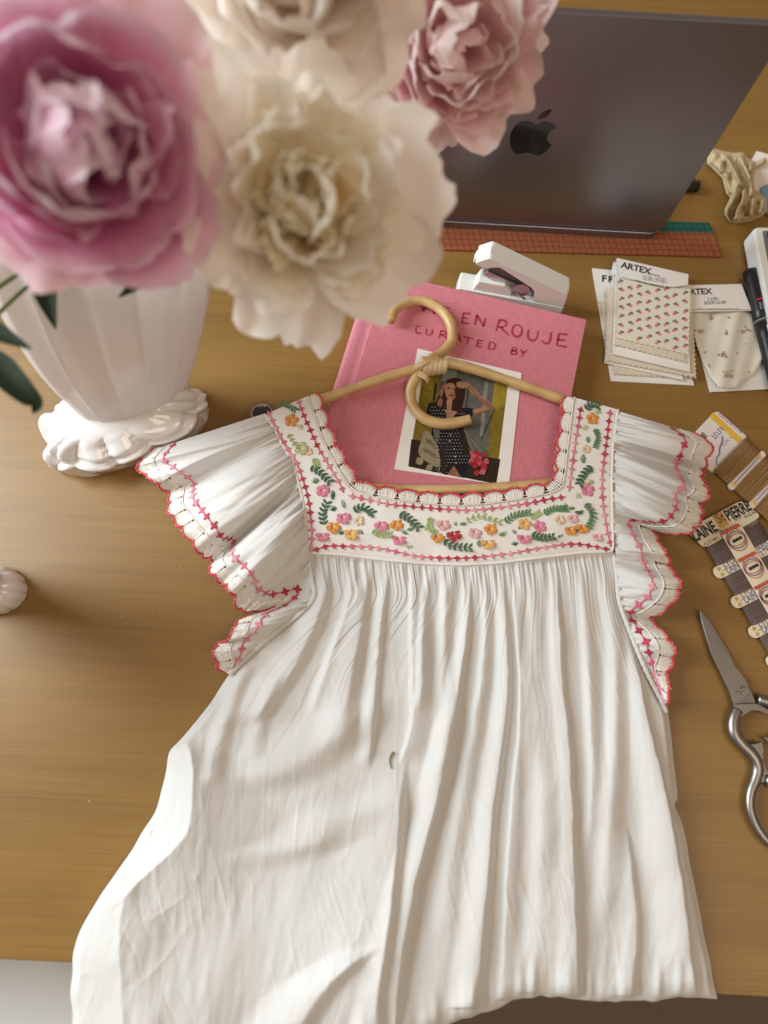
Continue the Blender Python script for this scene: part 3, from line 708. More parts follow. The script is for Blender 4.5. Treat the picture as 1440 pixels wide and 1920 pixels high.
# ------------------------------------------------------------------ pen marker and calculator at the right edge
def Zr(X, Y, z): return D(1280+.2292*X, 260+.2292*Y, z)
MZ = .0085
m0, m1 = Zr(552, 1085, MZ), Zr(790, 2050, MZ)
md = m1-m0; ML = np.linalg.norm(md); md /= ML
marker = empty('marker_pen', (*(m0+md*ML/2)[:2], 0), 'black marker pen lying beside the muslin swatch card', 'marker pen')
def mseg(name, a, b, r0, r1, material, seg=20):
    mb = MB(); n = 7; t = np.linspace(a, b, n); r = np.interp(t, [a, b], [r0, r1]); r[0] *= .86; r[-1] *= .93
    tt = np.r_[t[0], t[0]+.0008, t[1:-1], t[-1]-.0006, t[-1]]; rr_ = np.r_[r[0], r0, r[1:-1], r1, r[-1]]
    mb.tube([m0+md*x for x in tt], rr_, seg); return mb.build(name, material, marker, smooth=True)
mseg('cap', 0, .055, .0072, .0080, M['black']); mseg('ring', .0551, .0585, .0083, .0083, M['lcd_frame'])
mseg('barrel', .0586, ML, .0078, .0075, M['black'])
def on_marker(name, a, b, c0, c1, material):
    mb = MB(); sd = np.cross(md, ez); V = []
    for t in (a, b):
        for c in np.linspace(c0, c1, 6): V.append(m0+md*t+sd*math.sin(c)*.00792+ez*math.cos(c)*.00792)
    mb.add(V, grid_faces(2, 6)); return mb.build(name, material, marker, smooth=True)
on_marker('red_label', .0350, .0366, -.5, .7, M['e_red'])
for i in range(4): on_marker('white_print', .039+i*.0001, .050-i*.001, -.55+i*.3, -.40+i*.3, M['greyink'] if i % 2 else M['lcd_frame'])
on_marker('white_print', .064, .074, -.3, .3, M['paper'])
on_marker('white_print', .078, .079, -.5, .5, M['paper'])

ca = Zr(575, 716, .021); cl = Zr(692, 1350, .021)
cy_ = cl-ca; cy_[2] = 0; cy_ /= np.linalg.norm(cy_); cx_ = np.array([-cy_[1], cy_[0], 0])
calc = empty('calculator', ca+cx_*.04+cy_*.06-ez*.021, 'white calculator with dark display at the right edge above the marker', 'calculator')
def cp(u, v, z): return np.array([*(ca+cx_*u+cy_*v)[:2], z])
mb = MB(); mb.prism([cp(u, v, .021) for u, v in arc_poly([(0, 0), (.085, 0), (.085, .15), (0, .15)], .007, 6)][::-1], .018, inset=.003); mb.build('body', M['white_plastic'], calc, smooth=False)
mb = MB(); mb.prism([cp(u, v, .0214) for u, v in arc_poly([(.008, .005), (.077, .005), (.077, .046), (.008, .046)], .003, 4)][::-1], .0012, inset=.0005); mb.build('display_frame', M['lcd_frame'], calc)
mb = MB(); mb.prism([cp(u, v, .0217) for u, v in [(.012, .008), (.073, .008), (.073, .043), (.012, .043)]][::-1], .0004); mb.build('display', M['lcd'], calc)
bm = MB(); bm.prism([(-.006, -.0045, .002), (.006, -.0045, .002), (.006, .0045, .002), (-.006, .0045, .002)], .002, inset=.0008)
b0 = bm.build('button', M['lcd_frame'], calc); fi = True
for r in range(6):
    for c in range(4):
        p = cp(.014+c*.019, .062+r*.015, .021)
        Mx = Matrix(((cx_[0], -cy_[0], 0, p[0]), (cx_[1], -cy_[1], 0, p[1]), (0, 0, 1, p[2]), (0, 0, 0, 1)))
        if fi: b0.matrix_basis = Mx; WM[b0.name] = Mx; fi = False
        else: inst('button', b0.data, calc, Mx)

# white paper with a blue card, under the crumpled cloth
pp = [Zr(*q, .0012) for q in ((606, 100), (820, 165), (800, 560), (470, 330))]
mb = MB(); mb.prism(pp[::-1], .0008); solo(mb.build('paper_sheet', M['paper']), 'white paper sheet under the crumpled beige cloth', 'paper')
mb = MB(); mb.prism([Zr(*q, .0030) for q in arc_poly([(628, 392), (830, 330), (850, 560), (700, 640)], 40)][::-1], .0014, inset=.0004); solo(mb.build('blue_card', M['blue']), 'rounded blue card on white paper at the right edge', 'card')
# black clip behind the laptop
clip = empty('black_clip', Zr(60, 390, 0), 'black plastic clip on the desk beside the laptop corner', 'clip')
mb = MB(); mb.tube([Zr(-150, 372, .006), Zr(128, 392, .006)], .0055, 14); mb.build('barrel', M['black'], clip, smooth=True)
mb = MB(); mb.prism([Zr(*q, .009) for q in arc_poly([(-140, 290), (104, 276), (96, 312), (118, 360), (-140, 350)], 10)][::-1], .008, inset=.001); mb.build('jaw', M['black'], clip)

# ------------------------------------------------------------------ thread cards
def Zt(X, Y, z): return D(1270+.2707*X, 740+.2708*Y, z)
def frame_fn(O, A, B): return lambda a, b, z: Zt(O[0]+A[0]*a+B[0]*b, O[1]+A[1]*a+B[1]*b, z)
def ccw(P):
    P = np.asarray(P); ar = np.sum(P[:, 0]*np.roll(P[:, 1], -1)-np.roll(P[:, 0], -1)*P[:, 1]); return P if ar > 0 else P[::-1]
def fcard(parent, fn, name, pts, z, th, material, inset=0):
    mb = MB(); mb.prism(ccw([fn(a, b, z) for a, b in pts]), th, inset=inset); return mb.build(name, material, parent)
def winding(parent, fn, a0, a1, b0, b1, z, n, r, material):
    mb = MB(); r_ = random.Random(int(b0*97)+n)
    for i in range(n):
        b = b0+(b1-b0)*(i+.5)/n+r_.uniform(-.006, .006)
        tt = np.linspace(0, 1, 9); zz = z-.0016*(abs(tt*2-1)**6); jit = r_.uniform(-.012, .012)
        mb.tube([fn(a0+(a1-a0)*t, b+jit*t, zq+r_.uniform(0, .0004)) for t, zq in zip(tt, zz)], r, 5)
        if i % 3 == 0: mb.tube([fn(a0+(a1-a0)*t, b+.02*math.sin(t*3+i), zq+.0006) for t, zq in zip(tt, zz)], r*.9, 5)
    return mb.build('thread_winding', material, parent, smooth=True)
def ftext(parent, fn, body, a, b, size, z, material, bold=.0, sq=1.0):
    p = fn(a, b, z); q = fn(a+.2, b, z); x = (q-p)/np.linalg.norm(q-p); y = np.array([-x[1], x[0], 0])
    cu = bpy.data.curves.new('t', 'FONT'); cu.body = body; cu.offset = bold; cu.resolution_u = 2
    tmp = bpy.data.objects.new('t', cu); COL.objects.link(tmp); dg = bpy.context.evaluated_depsgraph_get(); dg.update()
    me = bpy.data.meshes.new_from_object(tmp.evaluated_get(dg)); bpy.data.objects.remove(tmp); bpy.data.curves.remove(cu)
    me.name = 'printed_text'; me.materials.clear(); me.materials.append(material)
    me.transform(Matrix(((x[0]*size*sq, y[0]*size, 0, p[0]), (x[1]*size*sq, y[1]*size, 0, p[1]), (0, 0, 1, p[2]), (0, 0, 0, 1))))
    return place(bpy.data.objects.new('printed_text', me), parent)
# tan wool on white card
f1 = frame_fn((245, 525), (222, -235), (235, 215))
tc1 = empty('thread_card', Zt(420, 560, 0), 'white card wound with tan wool, half under the right sleeve', 'thread card')
fcard(tc1, f1, 'card', arc_poly([(-.02, -.85), (1.02, -.85), (1.04, .02), (.94, .1), (.94, 2.4), (.06, 2.4), (.06, .1), (-.04, .02)], .13, 6), .0016, .0014, M['card_white'], .0003)
fcard(tc1, f1, 'yellow_band', [(.80, -.86), (.93, -.86), (.93, .0), (.80, .0)], .00172, .0001, M['yellow'])
ftext(tc1, f1, 'LAINE', .05, -.60, .0075, .00175, M['ink'], .03)
blur_print(tc1, lambda x, y, z: f1(x, y, z), [(.12, -.42, .80, -.42)], .0055, .00175, M['violet'])
blur_print(tc1, lambda x, y, z: f1(x, y, z), [(.55, -.18, .80, -.18), (.96, -.75, .99, -.1)], .003, .00175, M['violet'])
mbx = MB(); stroke(mbx, [f1(a, b, .00178) for a, b in spline([(.15, -.02), (.25, -.12), (.36, -.14), (.45, -.22), (.60, -.28), (.68, -.36)], 20)], .0009); mbx.build('printed_curl', M['violet'], tc1)
for k in range(4):
    b0 = .02+k*.60
    winding(tc1, f1, .0, 1.0, b0, b0+.44, .0042, 19, .00052, M['wool_tan'])
    c = b0+.52
    cap = [(.02+.06*math.cos(t), c+.085*math.sin(t)) for t in np.linspace(math.pi*.5, math.pi*1.5, 8)]+[(.98+.06*math.cos(t), c+.085*math.sin(t)) for t in np.linspace(-math.pi/2, math.pi/2, 8)]
    fcard(tc1, f1, 'tab', cap, .0034, .0018, M['card_white'], .0003)
    fcard(tc1, f1, 'yellow_mark', [(.06, c-.05), (.13, c-.05), (.13, c+.05), (.06, c+.05)], .00348, .0001, M['yellow'])
    fcard(tc1, f1, 'yellow_mark', [(.87, c-.05), (.94, c-.05), (.94, c+.05), (.87, c+.05)], .00348, .0001, M['yellow'])
    fcard(tc1, f1, 'printed_line', [(.13, c-.012), (.87, c-.012), (.87, c+.012), (.13, c+.012)], .00349, .0001, M['violet'])
# taupe wool on cream card
f2 = frame_fn((190, 1058), (378, -192), (122, 207))
tc2 = empty('thread_card', Zt(480, 1200, 0), 'cream card wound with taupe wool and red oval stamps, above the scissors', 'thread card')
fcard(tc2, f2, 'header', arc_poly([(-.12, -.70), (.93, -.74), (1.06, -.05), (.0, .03)], .14, 7), .0045, .0016, M['card_cream'], .0003)
fcard(tc2, f2, 'card', [(.06, -.02), (.96, -.02), (.96, 5.2), (.06, 5.2)], .0016, .0014, M['card_cream'])
fcard(tc2, f2, 'gold_band', [(.36, -.72), (.54, -.73), (.54, -.27), (.38, -.26)], .00462, .0001, M['gold'])
ftext(tc2, f2, 'LAINE', -.08, -.27, .0140, .0047, M['ink'], .035, .62)
ftext(tc2, f2, 'St', .40, -.42, .0125, .0047, M['brown_card'], .02, .8)
ftext(tc2, f2, 'PIERRE', .56, -.36, .0140, .0047, M['ink'], .035, .60)
blur_print(tc2, lambda x, y, z: f2(x, y, z), [(.22, -.20, .36, -.21), (.66, -.28, .78, -.29), (.82, -.21, 1.0, -.22), (.02, -.02, .30, -.03)], .0034, .0047, M['ink'])
fcard(tc2, f2, 'printed_line', [(.20, .02), (.80, -.0), (.80, .012), (.20, .032)], .00468, .0001, M['ink'])
for k in range(5):
    b0 = .02+k
    winding(tc2, f2, .02, .99, b0, b0+.62, .0050, 22, .00052, M['wool_grey'])
    c = b0+.81
    cap = [(.0+.075*math.cos(t), c+.19*math.sin(t)) for t in np.linspace(math.pi*.5, math.pi*1.5, 10)]+[(1.0+.075*math.cos(t), c+.19*math.sin(t)) for t in np.linspace(-math.pi/2, math.pi/2, 10)]
    fcard(tc2, f2, 'tab', cap, .0046, .0020, M['card_cream'], .0003)
    fcard(tc2, f2, 'printed_line', [(.06, c-.004), (.95, c-.004), (.95, c+.012), (.06, c+.012)], .00468, .0001, M['ink'])
    ftext(tc2, f2, 'LYON', .11, c-.04, .0070, .0047, M['greyink'], .03, .85); ftext(tc2, f2, 'LAINE', .11, c+.15, .0070, .0047, M['greyink'], .03, .85)
    ftext(tc2, f2, 'PARIS', .68, c-.04, .0070, .0047, M['greyink'], .03, .85); blur_print(tc2, lambda x, y, z: f2(x, y, z), [(.68, c+.14, .92, c+.14)], .0055, .0047, M['greyink'])
    mbx = MB()
    for s_ in (-1, 1):
        for q in range(4):
            t = .5+q*.45; mbx.flat_poly(ccw([f2(.02+.012*math.cos(t+2)*1, c+s_*.02, .00472), f2(.02+.05*math.cos(t), c+s_*.16*math.sin(t), .00472), f2(.02+.05*math.cos(t+.35), c+s_*.16*math.sin(t+.35), .00472)]))
    mbx.build('gold_palm', M['gold'], tc2)
# the paper band with oval stamps runs over the windings
mbx = MB(); band = [(.36, -.18), (.64, -.19)]
bm_ = [M['card_cream'], M['stamp_red'], M['ink'], M['greyink']]
nb = 40; V = []
for b in np.linspace(-.10, 5.2, nb):
    for a in np.linspace(.34, .70, 8): V.append(f2(a, b, .0066+.0006*math.sin((a-.34)/.36*math.pi)))
mbx.add(V, grid_faces(nb, 8), 0)
for k in range(6):
    cb = .22+k*.92; z0 = .0076
    mbx.flat_poly(ccw([f2(.36, cb-.30, z0), f2(.68, cb-.30, z0), f2(.68, cb-.40, z0), f2(.36, cb-.40, z0)]), 1)
    for ra, rb, w, mi in ((.15, .34, .0004, 1), (.135, .17, .0004, 1), (.14, .25, .0007, 3)):
        stroke(mbx, [f2(.52+ra*math.cos(t), cb+rb*math.sin(t), z0+.0001) for t in np.linspace(0, 2*math.pi, 40)], w, mi)
    for q in range(6):
        x = .44+q*.028; mbx.flat_poly(ccw([f2(x, cb+.05-q*.004, z0+.0001), f2(x+.035, cb+.04, z0+.0001), f2(x+.03, cb-.05, z0+.0001), f2(x+.005, cb-.03-.02*(q % 2), z0+.0001)]), 2)
mbx.build('stamped_band', None, tc2, mats=bm_)

# ------------------------------------------------------------------ scissors
def Zc(X, Y, z): return D(1270+.25*X, 1120+.25*Y, z)
sc = empty('scissors', Zc(478, 705, 0), 'brushed steel kitchen scissors lying closed at the right edge', 'scissors')
tipx = np.array([165, 88.]); piv = np.array([478, 705.]); ax = (piv-tipx)/np.linalg.norm(piv-tipx)
def mirror(p): p = np.asarray(p, float); d = p-piv; return piv+2*(d@ax)*ax-d
def steel_plate(name, pts, z, th, inset=.0012):
    mb = MB(); P = ccw([Zc(x, y, z) for x, y in pts]); mb.prism(P, th, inset=inset); return mb.build(name, M['steel'], sc)
lefte = [(165, 88), (172, 130), (186, 190), (215, 300), (260, 440), (330, 580), (385, 700), (425, 820), (445, 865)]
rightl = [(445, 865), (500, 868), (540, 850), (585, 800), (548, 705), (512, 622), (450, 535), (440, 528)]
serr = []
for i in range(26):
    t = i/25; x = 440+(185-440)*t; y = 528+(120-528)*t
    serr += [(x+3, y), (x-5, y-4)]
steel_plate('blade', lefte+rightl+serr, .0062, .0024, .0008)
steel_plate('lower_blade', [(168, 92), (245, 182), (305, 282), (375, 392), (445, 532), (515, 622), (560, 720), (590, 790), (540, 850), (420, 700), (300, 480), (220, 260)], .0036, .0022, .0005)
mb = MB(); a = np.linspace(0, 2*np.pi, 24, endpoint=False); c0 = Zc(476, 706, 0)
mb.prism(ccw([c0+np.array([.0042*math.cos(t), .0042*math.sin(t), .0078]) for t in a]), .0020, inset=.0007); mb.build('pivot_screw', M['steel'], sc)
mb = MB(); p, q = Zc(450, 708, .00785), Zc(502, 704, .00785); d = (q-p)/np.linalg.norm(q-p); n_ = np.array([-d[1], d[0], 0])*.0004
mb.flat_poly(ccw([p-n_, q-n_, q+n_, p+n_])); mb.build('screw_slot', M['steel_dark'], sc)
blur_print(sc, lambda x, y, z: Zc(x, y, z), [(470, 795, 560, 765), (498, 818, 552, 802)], .0026, .00632, M['steel_dark'])
hpath = [(452, 842), (428, 900), (420, 965), (432, 1030), (480, 1098), (548, 1165), (592, 1232), (604, 1300), (585, 1372), (555, 1450), (543, 1535), (556, 1625), (600, 1730), (670, 1822), (760, 1880), (850, 1870), (900, 1800), (895, 1700), (850, 1560), (790, 1440), (720, 1385), (660, 1372)]
hp = spline(hpath, 110)
for nm, tf in (('handle', lambda p: p), ('handle', mirror)):
    pts = [tf(p) for p in hp]
    P = [Zc(x, y, .0062 if nm else 0) for x, y in pts]
    mb = MB(); s_ = np.linspace(0, 1, 110); mb.tube(P, .0042+.0008*np.sin(s_*9), 12, flat=.85); mb.build(nm, M['steel'], sc, smooth=True)
for tf in ((lambda p: p), mirror):
    pts = [(500, 1090), (560, 1098), (600, 1092), (630, 1078), (650, 1140), (642, 1170), (652, 1195), (645, 1222), (660, 1250), (668, 1290), (690, 1330), (700, 1385), (620, 1395), (592, 1392), (606, 1300), (590, 1225), (545, 1160)]
    steel_plate('web_plate', [tf(np.array(p, float)) for p in pts], .0068, .0035, .0008)
steel_plate('shank', [(430, 800), (520, 790), (590, 790), (640, 812), (700, 850), (690, 880), (620, 850), (570, 845), (520, 868), (465, 905), (440, 905), (428, 868)], .0078, .0040, .0012)
steel_plate('bottle_opener', [(640, 1045), (668, 1075), (720, 1120), (760, 1100), (740, 1060), (690, 1050)], .0085, .003, .0008)

# ------------------------------------------------------------------ round lid under the left shoulder
lid_c = D(491, 775, .011)
disc = empty('round_lid', (lid_c[0], lid_c[1], 0), 'brown round tin with dark label peeking out behind left shoulder', 'tin')
def ring_disc(name, r, z, th, material, inset=.0008):
    mb = MB(); a = np.linspace(0, 2*np.pi, 40, endpoint=False)
    mb.prism([lid_c+np.array([r*math.cos(t), r*math.sin(t), z-.011]) for t in a], th, inset=inset); return mb.build(name, material, disc)
ring_disc('tin', .0125, .011, .010, M['brown_card'])
ring_disc('label_rim', .0092, .0113, .0004, M['card_cream'], .0001); ring_disc('label', .0086, .0116, .0004, M['ink'], .0001)
for i, ch in enumerate('VANT'):
    t = math.radians(125-i*17); r0 = .0064
    p = lid_c+np.array([r0*math.cos(t), r0*math.sin(t), .0007]); x = np.array([math.sin(t), -math.cos(t), 0]); y = np.array([math.cos(t), math.sin(t), 0])
    cu = bpy.data.curves.new('t', 'FONT'); cu.body = ch; cu.offset = .03; tmp = bpy.data.objects.new('t', cu); COL.objects.link(tmp)
    dg = bpy.context.evaluated_depsgraph_get(); dg.update(); me = bpy.data.meshes.new_from_object(tmp.evaluated_get(dg)); bpy.data.objects.remove(tmp); bpy.data.curves.remove(cu)
    me.materials.clear(); me.materials.append(M['card_cream']); s_ = .0026
    me.transform(Matrix(((x[0]*s_, y[0]*s_, 0, p[0]), (x[1]*s_, y[1]*s_, 0, p[1]), (0, 0, 1, p[2]), (0, 0, 0, 1)))); me.name = 'letter'
    place(bpy.data.objects.new('letter', me), disc)

# ------------------------------------------------------------------ folds: height of cloth from a list of creases
def folds_height(px, py, folds):
    h = np.zeros_like(px)
    for f in folds:
        P = np.asarray(f['p'], float); amp = f['a']; wl, wr = f['l'], f['r']
        y0, y1 = P[0, 1], P[-1, 1]
        yy = np.linspace(y0, y1, 80); S = spline(P, 80)
        fx = np.interp(py, S[:, 1], S[:, 0])
        fx = fx+f.get('n', 1.3)*(vnoise(py/46+P[0, 0], 0*py, 71)+.5*vnoise(py/17+P[0, 0], 0*py, 72))
        k = (py-y0)/(y1-y0)
        fi, fo = f.get('fi', .12), f.get('fo', .12)
        env = sm(k/fi if fi > 0 else np.where(k >= 0, 1, 0))*sm((1-k)/fo if fo > 0 else np.where(k <= 1, 1, 0))
        if isinstance(amp, (tuple, list)): amp = np.interp(k, np.linspace(0, 1, len(amp)), amp)
        wl = np.interp(k, np.linspace(0, 1, len(wl)), wl) if isinstance(wl, (tuple, list)) else wl
        wr = np.interp(k, np.linspace(0, 1, len(wr)), wr) if isinstance(wr, (tuple, list)) else wr
        d = px-fx
        prof = np.where(d < 0, sm(1+d/wl), sm(1-d/wr))
        if f.get('k'): prof = np.clip(np.where(d < 0, 1+d/wl, 1-d/wr), 0, 1)**np.where(d < 0, 1.15, f['k'])
        h = h+amp*env*prof
    return h

# ------------------------------------------------------------------ crumpled beige cloth
cl_out = np.array([(206, 70), (300, 92), (420, 118), (490, 108), (545, 165), (600, 190), (680, 145), (690, 190), (640, 235), (590, 262), (580, 340), (590, 420), (640, 440), (690, 480), (700, 590), (640, 640), (560, 672), (440, 695), (380, 678), (340, 620), (345, 570), (390, 480), (355, 450), (325, 325), (240, 240), (198, 205)], float)
def poly_dist(px, py, P):
    """distance to the outline, positive inside"""
    d = np.full(px.shape, 1e9); ins = np.zeros(px.shape, bool)
    for i in range(len(P)):
        a, b = P[i], P[(i+1) % len(P)]; ab = b-a
        t = np.clip(((px-a[0])*ab[0]+(py-a[1])*ab[1])/(ab@ab), 0, 1); d = np.minimum(d, np.hypot(px-a[0]-t*ab[0], py-a[1]-t*ab[1]))
        c = (a[1] > py) != (b[1] > py); ins ^= c & (px < (b[0]-a[0])*(py-a[1])/(b[1]-a[1]+1e-12)+a[0])
    return np.where(ins, d, -d)
gx, gy = np.meshgrid(np.arange(180, 720, 4.0), np.arange(56, 712, 4.0))
e = poly_dist(gx, gy, even(np.vstack([cl_out, cl_out[:1]]), 140)[:-1])
CF = [dict(p=[(330, 110), (400, 220), (450, 320), (470, 400)], a=(.004, .012, .014, .010), l=(40, 40, 30), r=(60, 40, 22)),
      dict(p=[(480, 150), (520, 250), (560, 340), (570, 430), (540, 500)], a=(.004, .012, .018, .016, .006), l=(50, 40, 34), r=(26, 20, 20)),
      dict(p=[(560, 185), (556, 250), (575, 300)], a=(.008, .014, .008), l=(30, 22), r=(50, 40)),
      dict(p=[(440, 360), (430, 440), (400, 520), (360, 600), (390, 690)], a=(.004, .014, .018, .016, .010), l=(34, 30, 26), r=(30, 20, 16)),
      dict(p=[(500, 400), (490, 500), (450, 590), (430, 680)], a=(.006, .018, .018, .012), l=(20, 18, 22), r=(40, 34, 30)),
      dict(p=[(600, 450), (575, 540), (560, 640)], a=(.006, .014, .010), l=(40, 40), r=(16, 20)),
      dict(p=[(660, 490), (650, 560), (630, 620)], a=(.004, .010, .008), l=(40, 40), r=(26, 20))]
zz = .002+.010*sm(e/42)+folds_height(gx, gy, CF)*sm(e/26)+.0035*vnoise(gx/44, gy/52, 5)*sm(e/30)+.0012*vnoise(gx/18, gy/22, 11)*sm(e/20)
PT = DA(1280+.2292*gx, 260+.2292*gy, zz); idx = -np.ones(gx.shape, int); keep = e > -1.5; idx[keep] = np.arange(keep.sum())
fcs = [(idx[i, j], idx[i+1, j], idx[i+1, j+1], idx[i, j+1]) for i in range(gx.shape[0]-1) for j in range(gx.shape[1]-1) if idx[i, j] >= 0 and idx[i+1, j] >= 0 and idx[i+1, j+1] >= 0 and idx[i, j+1] >= 0]
solo(mk('crumpled_cloth', PT[keep], fcs, M['beige']), 'crumpled beige cloth scrap with pinked edges beside the laptop', 'cloth')

# ------------------------------------------------------------------ rattan hanger
hz = BZ+.0058
hanger = empty('hanger', D(800, 790, 0), 'pale rattan cane hanger with curled hook inside the dress', 'hanger')
def cane(name, pts, r=.0038, n=90, taper=0):
    r *= 1.18
    P2 = np.asarray(pts, float); P3 = np.array([D(x, y, z) for x, y, z in P2]); S = spline(P3, n)
    s_ = np.linspace(0, 1, n); rad = r*(1+.05*np.sin(s_*23)+.03*np.sin(s_*61+1))
    mb = MB(); mb.tube(S, rad, 14); return mb.build(name, M['cane'], hanger, smooth=True)
cane('hook', [(732, 601, hz+.004), (742, 580, hz+.003), (765, 567, hz+.002), (795, 565, hz+.001), (825, 580, hz), (845, 607, hz), (848, 637, hz), (833, 658, hz+.001), (812, 671, hz+.003), (796, 688, hz+.0035), (780, 708, hz+.002), (770, 732, hz), (774, 760, hz), (793, 783, hz), (822, 794, hz), (853, 793, hz), (882, 786, hz+.001)], .0040, 140)
cane('left_arm', [(812, 683, hz+.006), (770, 694, hz+.005), (700, 716, hz+.003), (620, 744, hz), (540, 772, hz-.004), (480, 800, hz-.012)])
cane('right_arm', [(790, 678, hz+.008), (830, 680, hz+.006), (880, 690, hz+.004), (960, 716, hz+.002), (1060, 752, hz), (1130, 785, hz-.004), (1180, 815, hz-.012)])
cane('lower_bar', [(480, 830, hz-.013), (560, 890, hz-.004), (700, 916, hz), (870, 917, hz), (1040, 905, hz), (1110, 880, hz-.004), (1180, 830, hz-.013)])
mb = MB()
for i in range(5):
    c = D(797+i*9.0, 692-i*1.2, hz+.004); t = np.linspace(0, 2*np.pi, 30); u = np.array([.22-.03*i, 1, 0]); u /= np.linalg.norm(u)
    P = [c+u*.0072*math.cos(q)+ez*.0066*math.sin(q)+np.array([.0008*math.sin(q), 0, 0]) for q in t]
    W = np.stack([np.array(P)-np.array([.0021, .0003, 0]), np.array(P)*1.0+np.stack([0*t, .0004*np.cos(t), .0007*np.abs(np.sin(t))], 1), np.array(P)+np.array([.0021, .0003, 0])], 1)
    mb.add(W.reshape(-1, 3), grid_faces(30, 3))
for pts in ([(776, 688, .0098), (795, 681, .0120), (818, 671, .0098)], [(784, 700, .0088), (798, 707, .0096), (803, 716, .0066)]):
    Q = np.array([D(x, y, hz+z_) for x, y, z_ in pts]); Q = spline(Q, 8); n2 = np.array([.35, .9, 0])*.0028
    mb.add(np.stack([Q-n2, Q+ez*.0006, Q+n2], 1).reshape(-1, 3), grid_faces(8, 3))
mb.build('wrapping', M['wrap'], hanger, smooth=True)

# ------------------------------------------------------------------ the dress
dress = empty('dress', D(860, 1250, 0), "white cotton child's dress with embroidered yoke and ruffled sleeves", 'dress')
pairs = [((497, 777), (578, 742)), ((512, 800), (590, 775)), ((530, 835), (602, 815)), ((548, 865), (618, 850)), ((560, 905), (638, 885)), ((570, 950), (652, 908)),
         ((577, 1036), (668, 922)), ((640, 1040), (700, 931)), ((720, 1050), (760, 940)), ((800, 1057), (815, 946)), ((860, 1059), (865, 948)), ((930, 1056), (920, 944)),
         ((1010, 1046), (980, 935)), ((1090, 1036), (1035, 924)), ((1150, 1034), (1055, 912)), ((1148, 960), (1060, 880)), ((1147, 900), (1063, 850)), ((1149, 840), (1068, 810)),
         ((1155, 795), (1072, 775)), ((1159, 768), (1076, 745))]
def zyoke(px, py):
    z = np.interp(py, [735, 780, 850, 930, 1000, 1062], [.0330, .0368, .0350, .0330, .0270, .0180])
    return z + .0007*vnoise(np.asarray(px)/40., np.asarray(py)/40., 3)
po = np.array([p[0] for p in pairs], float); pi_ = np.array([p[1] for p in pairs], float)
K = 14; u = np.linspace(0, len(pairs)-1, (len(pairs)-1)*K+1)
OU = np.stack([np.interp(u, range(len(po)), po[:, k]) for k in (0, 1)], 1); IN = np.stack([np.interp(u, range(len(po)), pi_[:, k]) for k in (0, 1)], 1)
# smooth the neckline a little
for _ in range(4): IN[1:-1] = (IN[:-2]+2*IN[1:-1]+IN[2:])/4
for _ in range(2): OU[1:-1] = (OU[:-2]+2*OU[1:-1]+OU[2:])/4
T = np.linspace(0, 1, 26)
GX = OU[:, None, 0]*(1-T)+IN[:, None, 0]*T; GY = OU[:, None, 1]*(1-T)+IN[:, None, 1]*T
Z = zyoke(GX, GY) - .0012*(T < .03) - .0008*(T > .97)
Vt = DA(GX, GY, Z); Vb = DA(GX, GY, Z-.0016); Vb[..., 2] = Z-.0016
n_, m_ = Vt.shape[:2]
fc = [f[::-1] for f in grid_faces(n_, m_)] + grid_faces(n_, m_, n_*m_)
yoke = mk('yoke', np.concatenate([Vt.reshape(-1, 3), Vb.reshape(-1, 3)]), fc, M['yoke'], dress)

# piping that joins yoke to skirt and sleeves
mb = MB(); P = np.array([D(x, y, float(zyoke(x, y))-.0003) for x, y in OU[::2]]); mb.tube(P, .0011, 8); mb.build('piping', M['yoke'], yoke, smooth=True)
mb = MB()
for i in range(2, len(IN)-2, 1):   # row of drawn holes beside the lace
    if i % 2: continue
    p = IN[i]*.965+OU[i]*.035
    q = D(p[0], p[1], float(zyoke(*p))-.0002); mb.tube([q+np.array([-.0008, 0, 0]), q+np.array([.0008, 0, 0])], .0004, 4)
mb.build('hem_stitch', M['swatch_edge'], yoke)

# cross-stitch motif: two crossing satin bars
def cross_mesh(material):
    mb = MB()
    for a in (0, math.pi/2):
        d = np.array([math.cos(a), math.sin(a), 0]); s_ = np.linspace(-1, 1, 7)
        mb.tube([d*x*.0033 for x in s_], np.array([.0005, .0011, .0012, .0006, .0012, .0011, .0005]), 7, flat=.35)
    me = bpy.data.meshes.new('cross_stitch'); V = np.concatenate(mb.V); me.from_pydata(V.tolist(), [], mb.F); me.materials.append(material)
    me.polygons.foreach_set('use_smooth', np.ones(len(me.polygons), bool)); return me
CM = [cross_mesh(M['e_s%d' % i]) for i in range(5)]
SHADE = [0, 0, 1, 0, 2, 3, 3, 4, 3, 2, 3, 4, 3, 2, 1]
def frame(p, x, up):
    x = x/np.linalg.norm(x); z = up-(up@x)*x; z /= np.linalg.norm(z); y = np.cross(z, x)
    return Matrix(((x[0], y[0], z[0], p[0]), (x[1], y[1], z[1], p[1]), (x[2], y[2], z[2], p[2]), (0, 0, 0, 1)))
